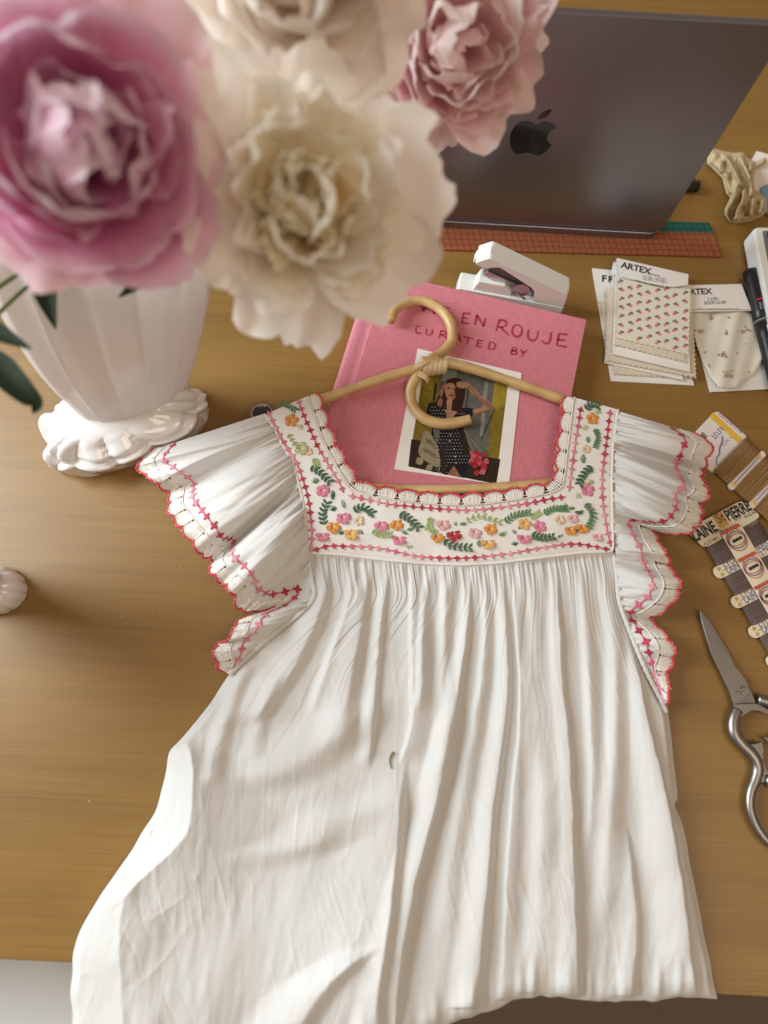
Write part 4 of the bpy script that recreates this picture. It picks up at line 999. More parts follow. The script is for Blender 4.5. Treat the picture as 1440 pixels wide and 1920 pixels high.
def cross_line(P3, N3, parent, spacing, phase=0, scale=1.0):
    """stitch motifs along 3-D points P3 with surface normals N3"""
    L_ = np.r_[0, np.cumsum(np.linalg.norm(np.diff(P3, axis=0), axis=1))]; n = max(2, int(L_[-1]/spacing))
    u = (np.arange(n)+.5)/n*L_[-1]
    at = lambda A, q: np.array([np.interp(q, L_, A[:, k]) for k in range(3)])
    for i, q in enumerate(u):
        p = at(P3, q); t = at(P3, min(L_[-1], q+.002))-at(P3, max(0, q-.002)); nn = at(N3, q); nn /= np.linalg.norm(nn)
        k = SHADE[(i+phase) % len(SHADE)]
        Mx = frame(p+nn*.0005, t, nn) @ Matrix.Rotation(rng.uniform(-.2, .2), 4, 'Z') @ Matrix.Diagonal((scale*rng.uniform(.9, 1.1), scale*rng.uniform(.9, 1.15), scale, 1))
        inst('cross_stitch', CM[k], parent, Mx)
    mb = MB(); q = np.linspace(0, L_[-1], n*4); mb.tube([at(P3, x)+at(N3, x)*.0003 for x in q], .0006, 5, flat=.6); mb.build('stem_stitch', M['e_s2'], parent, smooth=True)
Z1 = lambda X, Y: (240+X/3, 720+Y/3); Z2 = lambda X, Y: (560+X/2.3226, 880+Y/2.3226); Z3f = lambda X, Y: (980+.3229*X, 720+.3229*Y)
def yoke_line(pts, phase):
    S = even(spline(pts, 120), 120); P3 = np.array([D(x, y, float(zyoke(x, y))) for x, y in S]); N3 = np.tile(ez, (120, 1)); cross_line(P3, N3, yoke, .0072, phase, .86)
yoke_line([Z1(*p) for p in ((785, 150), (840, 260), (890, 350), (950, 450), (990, 560), (1015, 660), (1030, 770), (1036, 860), (1028, 945))], 5)
yoke_line([Z2(*p) for p in ((60, 355), (130, 334), (210, 335), (310, 338), (410, 355), (500, 376), (580, 384), (660, 387), (750, 385), (840, 376), (930, 365), (1010, 350), (1100, 335), (1200, 325), (1280, 335), (1355, 350))], 0)
yoke_line([Z3f(*p) for p in ((512, 945), (490, 850), (466, 700), (460, 560), (470, 450), (485, 340), (500, 220), (508, 150))], 4)
yoke_line([Z1(*p) for p in ((955, 85), (990, 180), (1030, 270), (1070, 360), (1112, 430), (1150, 495), (1190, 560), (1212, 612))], 12)
yoke_line([Z2(*p) for p in ((215, 114), (300, 132), (380, 150), (470, 160), (560, 168), (650, 175), (730, 178), (830, 172), (930, 158), (1000, 148), (1080, 132), (1160, 120))], 8)
yoke_line([Z3f(*p) for p in ((268, 625), (278, 545), (292, 440), (306, 330), (322, 240), (338, 130))], 6)

for k_ in ('pink', 'pale', 'red', 'orange', 'amber', 'cream', 'pgreen'):
    c_0 = M['e_'+k_].node_tree.nodes['Principled BSDF'].inputs['Base Color'].default_value
    M['d_'+k_] = mat('embroidery_deep_'+k_, (c_0[0]*.72, c_0[1]*.5, c_0[2]*.5), .6, bump=.5, bscale=1800)
# embroidered flowers, leaves and sprigs
def flower(px, py, r_px, col, petals=5):
    mb = MB(); c = D(px, py, float(zyoke(px, py))+.0002); R = r_px*.00053; a0 = rng.uniform(0, 1)
    nst = 11
    for k in range(petals):
        for j in range(nst):
            f = (j+.5)/nst*2-1; a = a0+2*np.pi*(k+.5*f*.86)/petals
            rr_ = R*(1-.16*f*f)*rng.uniform(.92, 1.06); h = .00032*(1-.4*f*f)
            d = np.array([math.cos(a), math.sin(a), 0])
            mb.tube([c+d*R*.12, c+d*rr_*.45+ez*h, c+d*rr_*.85+ez*h*.8, c+d*rr_], [.0002, .00026, .00030, .0002], 4, flat=.6, mi=1 if (j+k) % 3 == 0 else 0)
    o = mb.build('embroidered_flower', None, yoke, smooth=True, mats=[M['e_'+col], M['d_'+col]])
    mb = MB()
    for j in range(5):
        a = j*1.256; d = np.array([math.cos(a), math.sin(a), 0]); mb.tube([c+ez*.0012, c+d*R*.25+ez*.0013], .0002, 4)
    return o
def leaf(px, py, ang, L_px, w, col, mb=None):
    own = mb is None; mb = mb or MB()
    c = D(px, py, float(zyoke(px, py))+.0002); L_ = L_px*.00044; d = np.array([math.cos(ang), math.sin(ang), 0]); s_ = np.array([-d[1], d[0], 0]); n = 7
    for j in range(n):
        t = (j+.5)/n; b = c+d*L_*t
        for sg in (-1, 1):
            wd = w*L_*math.sin(math.pi*min(1, t*.9+.08))**.8
            mb.tube([b+ez*.0006, b+s_*sg*wd*.5+d*L_*.10+ez*.0007, b+s_*sg*wd+d*L_*.18], [.00026, .0003, .00015], 4, flat=.6)
    if own: return mb.build('embroidered_leaf', M['e_'+col], yoke, smooth=True)
def sprig(pts, n, col, L_px=9, both=True):
    S = even(spline(pts, 60), n+1); mb = MB()
    P3 = [D(x, y, float(zyoke(x, y))+.0003) for x, y in even(spline(pts, 60), 30)]; mb.tube(P3, .0004, 4)
    for i in range(n+1):
        p = S[i]; q = S[min(i+1, n)]-S[max(i-1, 0)]; w0 = D(p[0], p[1], .03); w1 = D(p[0]+q[0], p[1]+q[1], .03); a = math.atan2(w1[1]-w0[1], w1[0]-w0[0])
        for sg in (-1, 1): 
            if both or (i+(sg > 0)) % 2: leaf(p[0], p[1], a+sg*.85, L_px*rng.uniform(.85, 1.1), .30, col, mb)
    return mb.build('embroidered_sprig', M['e_'+col], yoke, smooth=True)
def spiky(px, py, ang, L_px, col):
    mb = MB(); c = D(px, py, float(zyoke(px, py))+.0003)
    for j in range(7):
        a = ang+(j-3)*.33; d = np.array([math.cos(a), math.sin(a), 0]); L_ = L_px*.00044*(1-.12*abs(j-3)); mb.tube([c, c+d*L_*.6+ez*.0005, c+d*L_], [.0003, .00035, .0002], 4)
    return mb.build('embroidered_sprig', M['e_'+col], yoke, smooth=True)
for X, Y, c, r in ((105, 92, 'pink', 11.5), (195, 208, 'pink', 12.5), (262, 222, 'cream', 9.5), (152, 248, 'orange', 12.5), (230, 278, 'amber', 13), (105, 287, 'pink', 11.5), (360, 240, 'pink', 12), (374, 246, 'pale', 8),
                   (426, 238, 'orange', 11.5), (437, 300, 'pink', 12.5), (630, 235, 'pale', 12), (605, 290, 'orange', 12), (677, 282, 'red', 13), (768, 272, 'pale', 12), (837, 257, 'orange', 11.5),
                   (826, 317, 'amber', 13), (985, 235, 'amber', 11.5), (1050, 245, 'pink', 11.5), (983, 295, 'pink', 12.5), (1138, 215, 'cream', 9.5), (1195, 210, 'pale', 9.5), (1185, 260, 'orange', 11.5),
                   (1238, 250, 'orange', 12), (1303, 290, 'pale', 9.5), (1258, 88, 'pink', 12)):
    flower(*Z2(X, Y), r, c)
flower(*Z1(920, 205), 12, 'orange'); flower(*Z1(975, 362), 12, 'pgreen'); flower(*Z1(1015, 380), 7, 'cream')
flower(*Z3f(405, 200), 11, 'orange'); flower(*Z3f(370, 378), 8, 'cream')
up_ = math.pi/2
for X, Y, a, l, c in ((147, 128, up_, 15, 'dark'), (200, 172, up_+.3, 18, 'green'), (280, 285, up_+.6, 17, 'dark'), (475, 285, up_+.9, 17, 'green'), (470, 265, .3, 12, 'green'), (685, 250, up_+.2, 18, 'green'),
                      (700, 240, .2, 12, 'green'), (870, 290, .5, 17, 'green'), (885, 292, 1.2, 14, 'green'), (945, 285, up_+.4, 19, 'dark'), (955, 260, .7, 12, 'dark'), (1128, 300, .9, 18, 'dark'),
                      (1165, 180, up_+.1, 16, 'green'), (1200, 185, -.2, 13, 'dark'), (1215, 195, .6, 12, 'dark'), (1172, 172, .2, 12, 'green')):
    leaf(*Z2(X, Y), a, l, .34, c)
for a in (((112, 240), (105, 195), (120, 150)), ((240, 180), (275, 165), (318, 188)), ((440, 195), (480, 215), (518, 250)), ((635, 312), (680, 335), (740, 340)), ((1015, 285), (1060, 295), (1102, 292))):
    sprig([Z2(*p) for p in a], 5, 'dark', 10.5)
for a in (((900, 230), (940, 200), (1000, 188)), ((1068, 192), (1110, 172), (1160, 170)), ((1250, 150), (1282, 195), (1268, 245))): sprig([Z2(*p) for p in a], 7, 'green', 8.5)
for a in (((320, 268), (355, 285), (398, 282)), ((730, 222), (790, 205), (870, 228)), ((575, 210), (570, 250), (590, 275)), ((1010, 215), (1030, 200), (1045, 190))): sprig([Z2(*p) for p in a], 6, 'lime', 7.5)
for X, Y, a, c in ((155, 182, up_+.4, 'dark'), (185, 285, up_, 'dark'), (480, 345, up_, 'lime'), (775, 322, 0, 'green'), (945, 332, up_+.3, 'dark'), (1212, 275, up_, 'dark'), (560, 265, up_+.5, 'pgreen')): spiky(*Z2(X, Y), a, 15, c)
for a in (((1030, 465), (1080, 495), (1130, 545)),): sprig([Z1(*p) for p in a], 5, 'dark', 10.5)
sprig([Z1(905, 285), Z1(925, 320), Z1(950, 345)], 3, 'lime', 7); sprig([Z1(1045, 420), Z1(1058, 450)], 3, 'lime', 8); sprig([Z1(855, 112), Z1(890, 118), Z1(935, 145)], 5, 'green', 8)
leaf(*Z1(1150, 655), up_, 16, .36, 'dark'); spiky(*Z1(1060, 560), up_+.4, 15, 'green'); spiky(*Z1(960, 255), up_-.5, 13, 'pgreen')
sprig([Z3f(365, 145), Z3f(400, 120), Z3f(435, 128)], 4, 'dark', 10); spiky(*Z3f(435, 175), up_, 13, 'lime'); spiky(*Z3f(370, 265), up_+.6, 13, 'pgreen')
sprig([Z3f(420, 262), Z3f(440, 310), Z3f(425, 362)], 7, 'green', 7); leaf(*Z3f(380, 345), up_, 13, .36, 'green'); leaf(*Z3f(352, 465), up_, 18, .38, 'dark')
sprig([Z3f(400, 482), Z3f(362, 515), Z3f(332, 572)], 5, 'dark', 10.5); spiky(*Z3f(395, 585), up_, 14, 'lime'); spiky(*Z3f(320, 665), up_, 13, 'pgreen')

# crochet lace: shells of thread with a coral edge
def lace(B, Tp, Nn, parent, width=.0205, depth=1.0, shell_threads=15, e0=.62, fan=.55):
    """B: inner edge, Tp: outer edge, Nn: normals, all resampled together"""
    L_ = np.r_[0, np.cumsum(np.linalg.norm(np.diff(Tp, axis=0), axis=1))]; n = max(2, round(L_[-1]/width))
    at = lambda A, q: np.stack([np.interp(q, L_, A[:, k]) for k in range(3)], -1)
    edge = []
    for i in range(n):
        a, b = L_[-1]*i/n, L_[-1]*(i+1)/n; mb = MB()
        for j in range(shell_threads):
            f = (j+.5)/shell_threads; q = a+(b-a)*f; qb = a+(b-a)*(.5+(f-.5)*fan)
            p0, p1, nn = at(B, qb), at(Tp, q), at(Nn, q); e = e0+(.97-e0)*math.sin(math.pi*f)**.7+rng.uniform(-.03, .03)
            p1 = at(B, q)+(p1-at(B, q))*e*depth
            lift = .0006+.0005*rng.random(); side = np.cross(nn, p1-p0); side /= np.linalg.norm(side)+1e-9
            for sg in (-1, 1): mb.tube([p0, (p0+p1)/2+nn*lift+side*sg*.00045, p1+nn*.0003], [.00036, .00040, .00036], 4, cap=False)
        s_ = np.linspace(a, b, 12); mb.tube([at(B, q)+at(Nn, q)*.0004+np.array([0, 0, .0003*(k % 2)]) for k, q in enumerate(s_)], .0005, 5)
        mb.tube([at(B, q)+(at(Tp, q)-at(B, q))*.22+at(Nn, q)*.0005*(k % 2) for k, q in enumerate(s_)], .00045, 4)
        mb.build('lace_shell', M['thread_white'], parent, smooth=True)
        for f in np.linspace(0, 1, 15)[:-1]:
            q = a+(b-a)*f; e = e0+(1-e0)*math.sin(math.pi*f)**.7+rng.uniform(-.03, .03)
            edge.append(at(B, q)+(at(Tp, q)-at(B, q))*e*depth+at(Nn, q)*.0006)
    edge = np.array(edge); mb = MB(); m = len(edge)
    S = spline(edge, m*3); k = np.arange(len(S))
    mb.tube(S, .00092*(1+.35*np.sin(k*2.1)), 6)
    for sgn in (-1, 1):
        W = S+np.stack([np.sin(k*1.3+sgn)*.0006, np.cos(k*1.3+sgn)*.0006, .0005+.0003*np.sin(k*1.7*sgn)], 1); mb.tube(W, .00045, 5)
    mb.build('coral_edging', M['thread_coral'], parent, smooth=True)
    mb = MB()
    for i in range(0, m, 4):
        if rng.random() < .6: p = edge[i]+np.array([rng.uniform(-.0008, .0008), rng.uniform(-.0008, .0008), .0006]); mb.tube([p, p+np.array([.0007, .0003, .0002])], .0004, 5)
    mb.build('picot_trim', M['thread_white'], parent, smooth=True)['kind'] = 'stuff'
# neckline
S = even(IN, 200); Tn = np.gradient(S, axis=0); Nm = np.stack([Tn[:, 1], -Tn[:, 0]], 1); Nm /= np.linalg.norm(Nm, axis=1)[:, None]
cdir = np.array([845, 800])-S; sgn = np.sign((Nm*cdir).sum(1)); sgn[:] = np.sign(sgn.sum()); Nm *= sgn[:, None]
for _ in range(12): Nm[1:-1] = (Nm[:-2]+2*Nm[1:-1]+Nm[2:])/4
wd = 22.0
B3 = np.array([D(x, y, float(zyoke(x, y))+.0002) for x, y in S]); TT = S+Nm*wd; T3 = np.array([D(x, y, float(zyoke(*s_))-.0012) for (x, y), s_ in zip(TT, S)])
lace(B3, T3, np.tile(ez, (200, 1)), yoke, .0175, 1.0, 12, .62, .72)
# the back neckline showing behind the right strap
back = even([(1074, 745), (1066, 780), (1060, 815), (1054, 850), (1050, 890)], 60)
B3 = np.array([D(x+4, y, .0265) for x, y in back]); T3 = np.array([D(x-18, y+2, .0255) for x, y in back])
lace(B3, T3, np.tile(ez, (60, 1)), yoke, .019)
back = even([(672, 915), (700, 921), (740, 926), (780, 930)], 40)
mb = MB()
V = [DA(np.array([1058, 1090]), np.array([y, y]), np.array([.0262, .026])) for y in np.linspace(748, 905, 10)]
mb.add(np.array(V).reshape(-1, 3), grid_faces(10, 2)); mb.build('back_yoke', M['yoke'], dress)

# ------------------------------------------------------------------ skirt
Lp = np.array([(1030, 577), (1080, 583), (1118, 588), (1150, 562), (1182, 520), (1225, 470), (1262, 432), (1315, 395), (1385, 340), (1413, 318), (1465, 306), (1530, 285), (1610, 235), (1725, 160), (1780, 140), (1850, 133), (1990, 138)], float)
Rp = np.array([(1030, 1150), (1080, 1157), (1130, 1162), (1190, 1184), (1250, 1208), (1310, 1238), (1340, 1252), (1420, 1262), (1490, 1271), (1512, 1265), (1560, 1282), (1700, 1310), (1865, 1343), (1990, 1368)], float)
Tx = np.array([577, 640, 720, 800, 860, 930, 1010, 1090, 1150.]); Ty = np.array([1034, 1039, 1049, 1056, 1058, 1055, 1045, 1035, 1033.])
Bx = np.array([100, 560, 700, 780, 830, 870, 920, 960, 1000, 1040, 1085, 1130, 1180, 1240, 1300, 1345.]); By = np.array([1990, 1985, 1962, 1942, 1926, 1913, 1893, 1874, 1867, 1869, 1874, 1875, 1876, 1874, 1872, 1869.])
ns, nt_ = 560, 460
s = np.linspace(0, 1, ns)[None, :]; t = np.linspace(0, 1, nt_)[:, None]
yt = np.interp(577+573*s, Tx, Ty); yb = np.interp(138+1207*s, Bx, By)+3.5*vnoise(s*30, 0*s, 77)+2*vnoise(s*70, 0*s, 78)
PY = yt+(yb-yt)*t
LS = spline(Lp, 200); RS = spline(Rp, 200)
Lx = np.interp(PY, LS[:, 0], LS[:, 1])+2.5*vnoise(PY/38, 0*PY, 81)*sm((PY-1280)/40); Rx = np.interp(PY, RS[:, 0], RS[:, 1])+1.5*vnoise(PY/45, 0*PY, 82)
PX = Lx+(Rx-Lx)*s
dl = (PX-Lx); dr = (Rx-PX); dtop = PY-yt
z = np.interp(PY, [1036, 1100, 1250, 1864, 1990], [.0168, .0165, .012, .009, .006])
FOLDS = [
 dict(p=[(606, 1050), (604, 1120), (575, 1200), (520, 1290), (450, 1370)], a=(.003, .009, .009, .006), l=(22, 60, 80), r=(14, 26, 40)),
 dict(p=[(655, 1052), (655, 1120), (632, 1200), (606, 1280), (585, 1350)], a=(.003, .008, .008, .003), l=(8, 14, 24), r=(24, 40, 60)),
 dict(p=[(691, 1054), (682, 1116), (671, 1193), (648, 1315), (630, 1420)], a=(.002, .007, .010, .009, .004), l=(16, 40, 60), r=(12, 22, 46)),
 dict(p=[(727, 1060), (716, 1162), (707, 1254), (696, 1376), (690, 1450)], a=(.002, .006, .006, .005), l=(16, 26, 30), r=(8, 9, 10)),
 dict(p=[(772, 1062), (772, 1187), (775, 1330), (764, 1390), (752, 1440)], a=(.002, .008, .010, .006), l=(6, 8, 9), r=(30, 55, 60)),
 dict(p=[(760, 1400), (750, 1498), (739, 1617), (722, 1760), (706, 1870), (690, 1985)], a=(.004, .012, .013, .013, .012, .010), l=(60, 130, 190, 220), r=(12, 20, 22, 24), fo=0, fi=.2),
 dict(p=[(804, 1062), (796, 1150), (792, 1260), (786, 1340)], a=(.002, .005, .004), l=(12, 14, 16), r=(14, 20, 26)),
 dict(p=[(843, 1060), (834, 1162), (832, 1300), (826, 1400), (800, 1500)], a=(.002, .006, .006, .003), l=(14, 24, 28), r=(16, 26, 40)),
 dict(p=[(881, 1053), (875, 1177), (853, 1330), (820, 1492), (777, 1661), (750, 1815), (738, 1925)], a=(.002, .008, .012, .013, .013, .010), l=(18, 34, 60, 90), r=(8, 9, 10, 14), fo=0),
 dict(p=[(908, 1053), (912, 1150), (905, 1260), (880, 1420), (850, 1600), (830, 1800)], a=(.002, .005, .005, .005, .003), l=(10, 16, 30, 40), r=(14, 30, 50)),
 dict(p=[(938, 1052), (947, 1147), (952, 1275), (943, 1378), (926, 1507), (908, 1712), (892, 1890)], a=(.002, .007, .008, .009, .010, .009), l=(18, 34, 50, 60), r=(7, 9, 12, 14), fo=0),
 dict(p=[(962, 1052), (966, 1147), (976, 1275), (972, 1378), (960, 1507), (948, 1712), (940, 1875)], a=(.002, .006, .007, .006, .006, .005), l=(6, 7, 9, 14), r=(24, 40, 50), fo=0),
 dict(p=[(1003, 1047), (1006, 1250), (1016, 1500), (1012, 1680), (1000, 1862)], a=(.002, .005, .006, .006, .004), l=(20, 36, 44), r=(20, 36, 44), fo=0),
 dict(p=[(1042, 1042), (1050, 1200), (1057, 1300), (1068, 1404), (1076, 1610), (1084, 1868)], a=(.002, .007, .008, .010, .011, .010), l=(20, 50, 80, 80), r=(6, 6, 7, 7), fo=0),
 dict(p=[(1085, 1038), (1096, 1150), (1104, 1280), (1112, 1450), (1108, 1600)], a=(.002, .005, .005, .004), l=(14, 18, 24), r=(20, 28, 30)),
 dict(p=[(1122, 1036), (1146, 1160), (1156, 1276), (1152, 1404), (1142, 1610), (1134, 1760)], a=(.002, .006, .007, .007, .005), l=(18, 30, 36), r=(18, 30, 40)),
 dict(p=[(1166, 1180), (1193, 1250), (1214, 1353), (1245, 1471), (1276, 1636), (1305, 1870)], a=(.004, .009, .011, .012, .011, .010), l=(24, 60, 80, 90), r=(5, 6, 6, 6), fo=0),
 dict(p=[(1172, 1540), (1183, 1620), (1194, 1730), (1187, 1868)], a=(.002, .006, .007, .007), l=(30, 50, 50), r=(6, 7, 7), fo=0),
 dict(p=[(344, 1365), (360, 1440), (354, 1545), (326, 1592), (246, 1668), (228, 1705), (224, 1780), (229, 1892), (236, 1990)], a=(.008, .017, .020, .018, .017, .017, .017, .017, .017), l=(26, 46, 62, 84, 86, 84, 84, 88), r=(40, 110, 230, 290, 320, 340, 350), fi=.10, fo=0, k=1.5, n=1.6),
 dict(p=[(720, 1280), (640, 1370), (540, 1440), (440, 1500)], a=(.003, .009, .010, .006), l=(90, 140, 160), r=(60, 90, 120), fi=.3, fo=.25),
 dict(p=[(700, 1480), (620, 1560), (540, 1600), (470, 1640)], a=(.002, .007, .006, .002), l=(100, 120, 130), r=(60, 90, 100), fi=.3, fo=.3),
 dict(p=[(712, 1765), (660, 1805), (610, 1850), (565, 1915), (530, 1990)], a=(.004, .012, .014, .012), l=(60, 110, 120), r=(24, 40, 50), fi=.2, fo=0),
 dict(p=[(470, 1235), (440, 1300), (410, 1390), (395, 1480)], a=(.003, .006, .004), l=(20, 30), r=(20, 34)),
 dict(p=[(520, 1260), (490, 1340), (470, 1430)], a=(.002, .004, .003), l=(20, 30), r=(20, 30)),
]
h = .82*folds_height(PX, PY, FOLDS)
dec = np.exp(-np.maximum(dtop, 0)/70.); dec2 = np.exp(-np.maximum(dtop, 0)/240.)
wob = 3*vnoise(s*61+0*t, 0*PY, 91); gl = np.exp(-np.maximum(dtop, 0)/(52*(1+.6*vnoise(s*33+0*t, 0*PY, 92))))
h += .0016*gl*vnoise(s*66+0*t, PY/260+wob, 1)+.0014*np.exp(-np.maximum(dtop, 0)/30.)*vnoise(s*190+0*t, PY/200+wob, 5)+.0007*dec2*vnoise(s*44+0*t, PY/600+wob, 2)
low = sm((PY-1350)/300)
def creases(sx_, sy_, sk, seed, k=5.5):
    return np.exp(-k*np.abs(vnoise(PX/sx_+PY*sk+.5*vnoise(PX/70, PY/110, seed+1), PY/sy_, seed)))
patch = sm(vnoise(PX/150, PY/170, 33)*.9+.45); patch2 = sm(vnoise(PX/110+7, PY/140, 35)*.9+.4)
h += (.22+.38*low)*(.0011*patch*creases(34, 190, .004, 51)+.0009*patch2*creases(24, 130, -.006, 53)-.0007*patch*creases(19, 90, .010, 57)+.0005*patch2*creases(14, 70, -.012, 59))
h += .0006*np.exp(-np.maximum(dtop, 0)/480.)*(creases(26, 480, .0, 61, 4)-.7*creases(33, 520, .001, 63, 4))
fl = sm((PY-1380)/60)*sm((400-PX)/120)*1.0; h += fl*(.0006*creases(40, 110, .012, 65, 4)-.0005*creases(34, 90, -.010, 67, 4)+.0008*vnoise(PX/40, PY/60, 69))
h += .00022*low*vnoise(PX/13+PY/70, PY/60, 6)+.0012*low*vnoise(PX/60+PY/300, PY/140, 12)+.0022*vnoise(PX/120, PY/160, 9)*low
# puckers along the folded bottom on the right
fr = sm((PY-(yb-90))/90)*sm((PX-560)/200); h += .0050*fr*vnoise(PX/26, PY/400, 21)+.0030*fr*vnoise(PX/13, PY/300, 22)
# edges come down to the desk
arm = sm((1300-PY)/60)
el = sm(dl/ (16+0*PY)); er = sm(dr/12)
ed = el*er
zedge = np.where(PY < 1300, np.interp(PY, [1036, 1120, 1262, 1300], [.0165, .0155, .0090, .003]), .0022)
Zs_ = zedge*(1-ed)+(z+h)*ed
roll = np.clip((PY-(yb-34))/34, 0, 1); Zs_ = Zs_-(Zs_-.001)*(1-np.sqrt(np.clip(1-roll**2, 0, 1)))*sm((PX-560)/160)
topb = sm(dtop/14); Zs_ = Zs_*topb + np.interp(PX, Tx, zyoke(Tx, Ty)-.0008)*(1-topb)
SK = DA(PX, PY, Zs_)
# over the desk edge: the cloth rolls down and hangs
rows = [SK]
last = SK[-1]; 
for k in range(1, 22):
    if k <= 7:
        a = k/7*math.pi/2; R_ = .0035; q = last+np.stack([0*last[:, 0], -.0006*math.sin(a)+0*last[:, 0], -R_*(1-math.cos(a))+0*last[:, 0]], 1)
    else:
        dep = (k-7)*.012; q = last+np.stack([0*last[:, 0], -.0008-.001*np.abs(vnoise(np.arange(ns)/22., 0*last[:, 0]+k*.12, 31)), -.004-dep+0*last[:, 0]], 1)
    q[:, 1] = np.minimum(q[:, 1], EDGE_Y-.0008) if k >= 6 else q[:, 1]
    rows.append(q[None])
SKA = np.concatenate([rows[0]]+[r for r in rows[1:]], 0)
nr = SKA.shape[0]
uvs = np.stack(np.broadcast_arrays(np.linspace(0, 1, ns)[None, :], np.linspace(0, 1, nr)[:, None]), -1)
skirt = mk('skirt', SKA.reshape(-1, 3), [f[::-1] for f in grid_faces(nr, ns)], M['cotton'], dress, uv=uvs)
# armhole bindings
for pts in ([(579, 1040), (584, 1082), (588, 1118), (562, 1150), (520, 1182), (470, 1225), (430, 1264)], [(1151, 1036), (1157, 1080), (1162, 1130), (1184, 1190), (1208, 1250), (1238, 1310), (1250, 1336)]):
    S = even(spline(pts, 80), 80); mb = MB()
    P = [D(x, y, float(np.interp(y, [1036, 1120, 1262, 1330], [.0175, .0175, .013, .008]))) for x, y in S]
    mb.tube(P, .0020*(1+.12*np.sin(np.arange(80)*1.9)), 8, flat=.7); mb.build('armhole_binding', M['cotton'], dress, smooth=True)

# ------------------------------------------------------------------ ruffled sleeves
def sleeve(ribs, zi, seed, phase):
    I = np.array([(a, b, zi(b)) for (a, b), _ in ribs], float); O = np.array([o for _, o in ribs], float); n = len(ribs); O[:, 2] = .003+(O[:, 2]-.003)*1.45
    NS, NT = 620, 64
    Ii, Oi = spline(I, NS), spline(O, NS)
    q_ = np.arange(NS)*1.0; dirs = (Oi-Ii)[:, :2]; Ln = np.linalg.norm(dirs, axis=1)
    Oi[:, :2] += dirs/Ln[:, None]*(4.0*vnoise(q_/22, 0*q_, seed+21)*np.clip(Ln/120, .2, 1))[:, None]
    uu = np.linspace(0, n-1, NS)[:, None]
    def surf(T_):
        P = Ii[:, None, :]*(1-T_)[..., None]+Oi[:, None, :]*T_[..., None]
        big = np.clip(Oi[:, 2]/.022, .1, 1.1)[:, None]; lf = np.clip(Ln/200, .25, 1)[:, None]
        zz = P[..., 2]+(.014*big*lf)*np.sin(np.pi*np.clip(T_, 0, 1))**.8
        zz += .0075*lf*T_**.7*vnoise(uu*1.3+T_*.3, T_*.8+0*uu, seed)+.0045*lf*np.sqrt(T_)*(1-np.abs(vnoise(uu*1.1+T_*.5, T_*.6+0*uu, seed+7)))**3
        zz += (.0034*(1-T_)**2.4*vnoise(uu*4.5+T_*.6, T_*2+0*uu, seed+1)+.0013*(1-T_)**6*vnoise(uu*10+0*T_, T_*3+0*uu, seed+2))*np.clip(lf*1.4, .5, 1)
        zz += .0040*lf*T_**3*vnoise(uu*2.6+0*T_, 0*T_+0*uu, seed+31)
        zz += .0004*vnoise(uu*4+T_*6, T_*5+0*uu, seed+4)
        return DA(P[..., 0], P[..., 1], np.maximum(zz, .0018))
    tl = np.clip(1-33/Ln, .35, .95)[:, None]; T_ = np.linspace(0, 1, NT)[None, :]*tl
    G = surf(T_); sl = mk('sleeve', G.reshape(-1, 3), grid_faces(NS, NT), M['cotton'], dress)
    du = np.gradient(G, axis=0); dv = np.gradient(G, axis=1); NN = np.cross(du, dv); NN /= np.linalg.norm(NN, axis=2)[..., None]+1e-12
    if NN[..., 2].mean() < 0: NN = -NN
    Bl = G[:, -1]; Tl = surf(np.ones((NS, 1)))[:, 0]; Nl = NN[:, -2]
    Nl = Nl*.5+ez*.5; Nl /= np.linalg.norm(Nl, axis=1)[:, None]
    lace(Bl, Tl, Nl, sl, .0175, 1.0, 11, .78, .84)
    tx = np.clip(1-54/Ln, .28, .9)[:, None]; C_ = surf(tx)[:, 0]
    kx = np.clip((tx/tl*(NT-1)).astype(int), 0, NT-1)[:, 0]; Nc = NN[np.arange(NS), kx]
    cross_line(C_, Nc, sl, .0100, phase, 1.12)
    return sl
zi_l = lambda y: float(np.interp(y, [770, 850, 1000, 1060, 1130, 1265], [.0350, .0345, .0265, .0185, .0165, .011]))
ribs_l = [((497, 775), (277, 846, .008)), ((505, 793), (256, 876, .014)), ((514, 808), (283, 902, .012)), ((523, 822), (314, 932, .005)), ((534, 842), (318, 964, .018)), ((546, 862), (346, 999, .024)),
          ((555, 886), (370, 1036, .022)), ((560, 905), (398, 1048, .004)), ((566, 925), (396, 1072, .022)), ((572, 955), (418, 1097, .026)), ((575, 985), (436, 1120, .022)), ((578, 1015), (449, 1144, .012)),
          ((582, 1050), (466, 1150, .007)), ((586, 1080), (520, 1142, .003)), ((588, 1112), (490, 1152, .004)), ((572, 1138), (443, 1166, .014)), ((540, 1165), (427, 1196, .019)), ((510, 1190), (408, 1207, .009)), ((480, 1215), (400, 1227, .017)), ((456, 1240), (405, 1250, .013)), ((432, 1264), (424, 1262, .005))]
sleeve(ribs_l, zi_l, 40, 3)
zi_r = lambda y: float(np.interp(y, [770, 850, 1000, 1060, 1130, 1330], [.0350, .0345, .0265, .0185, .0165, .007]))
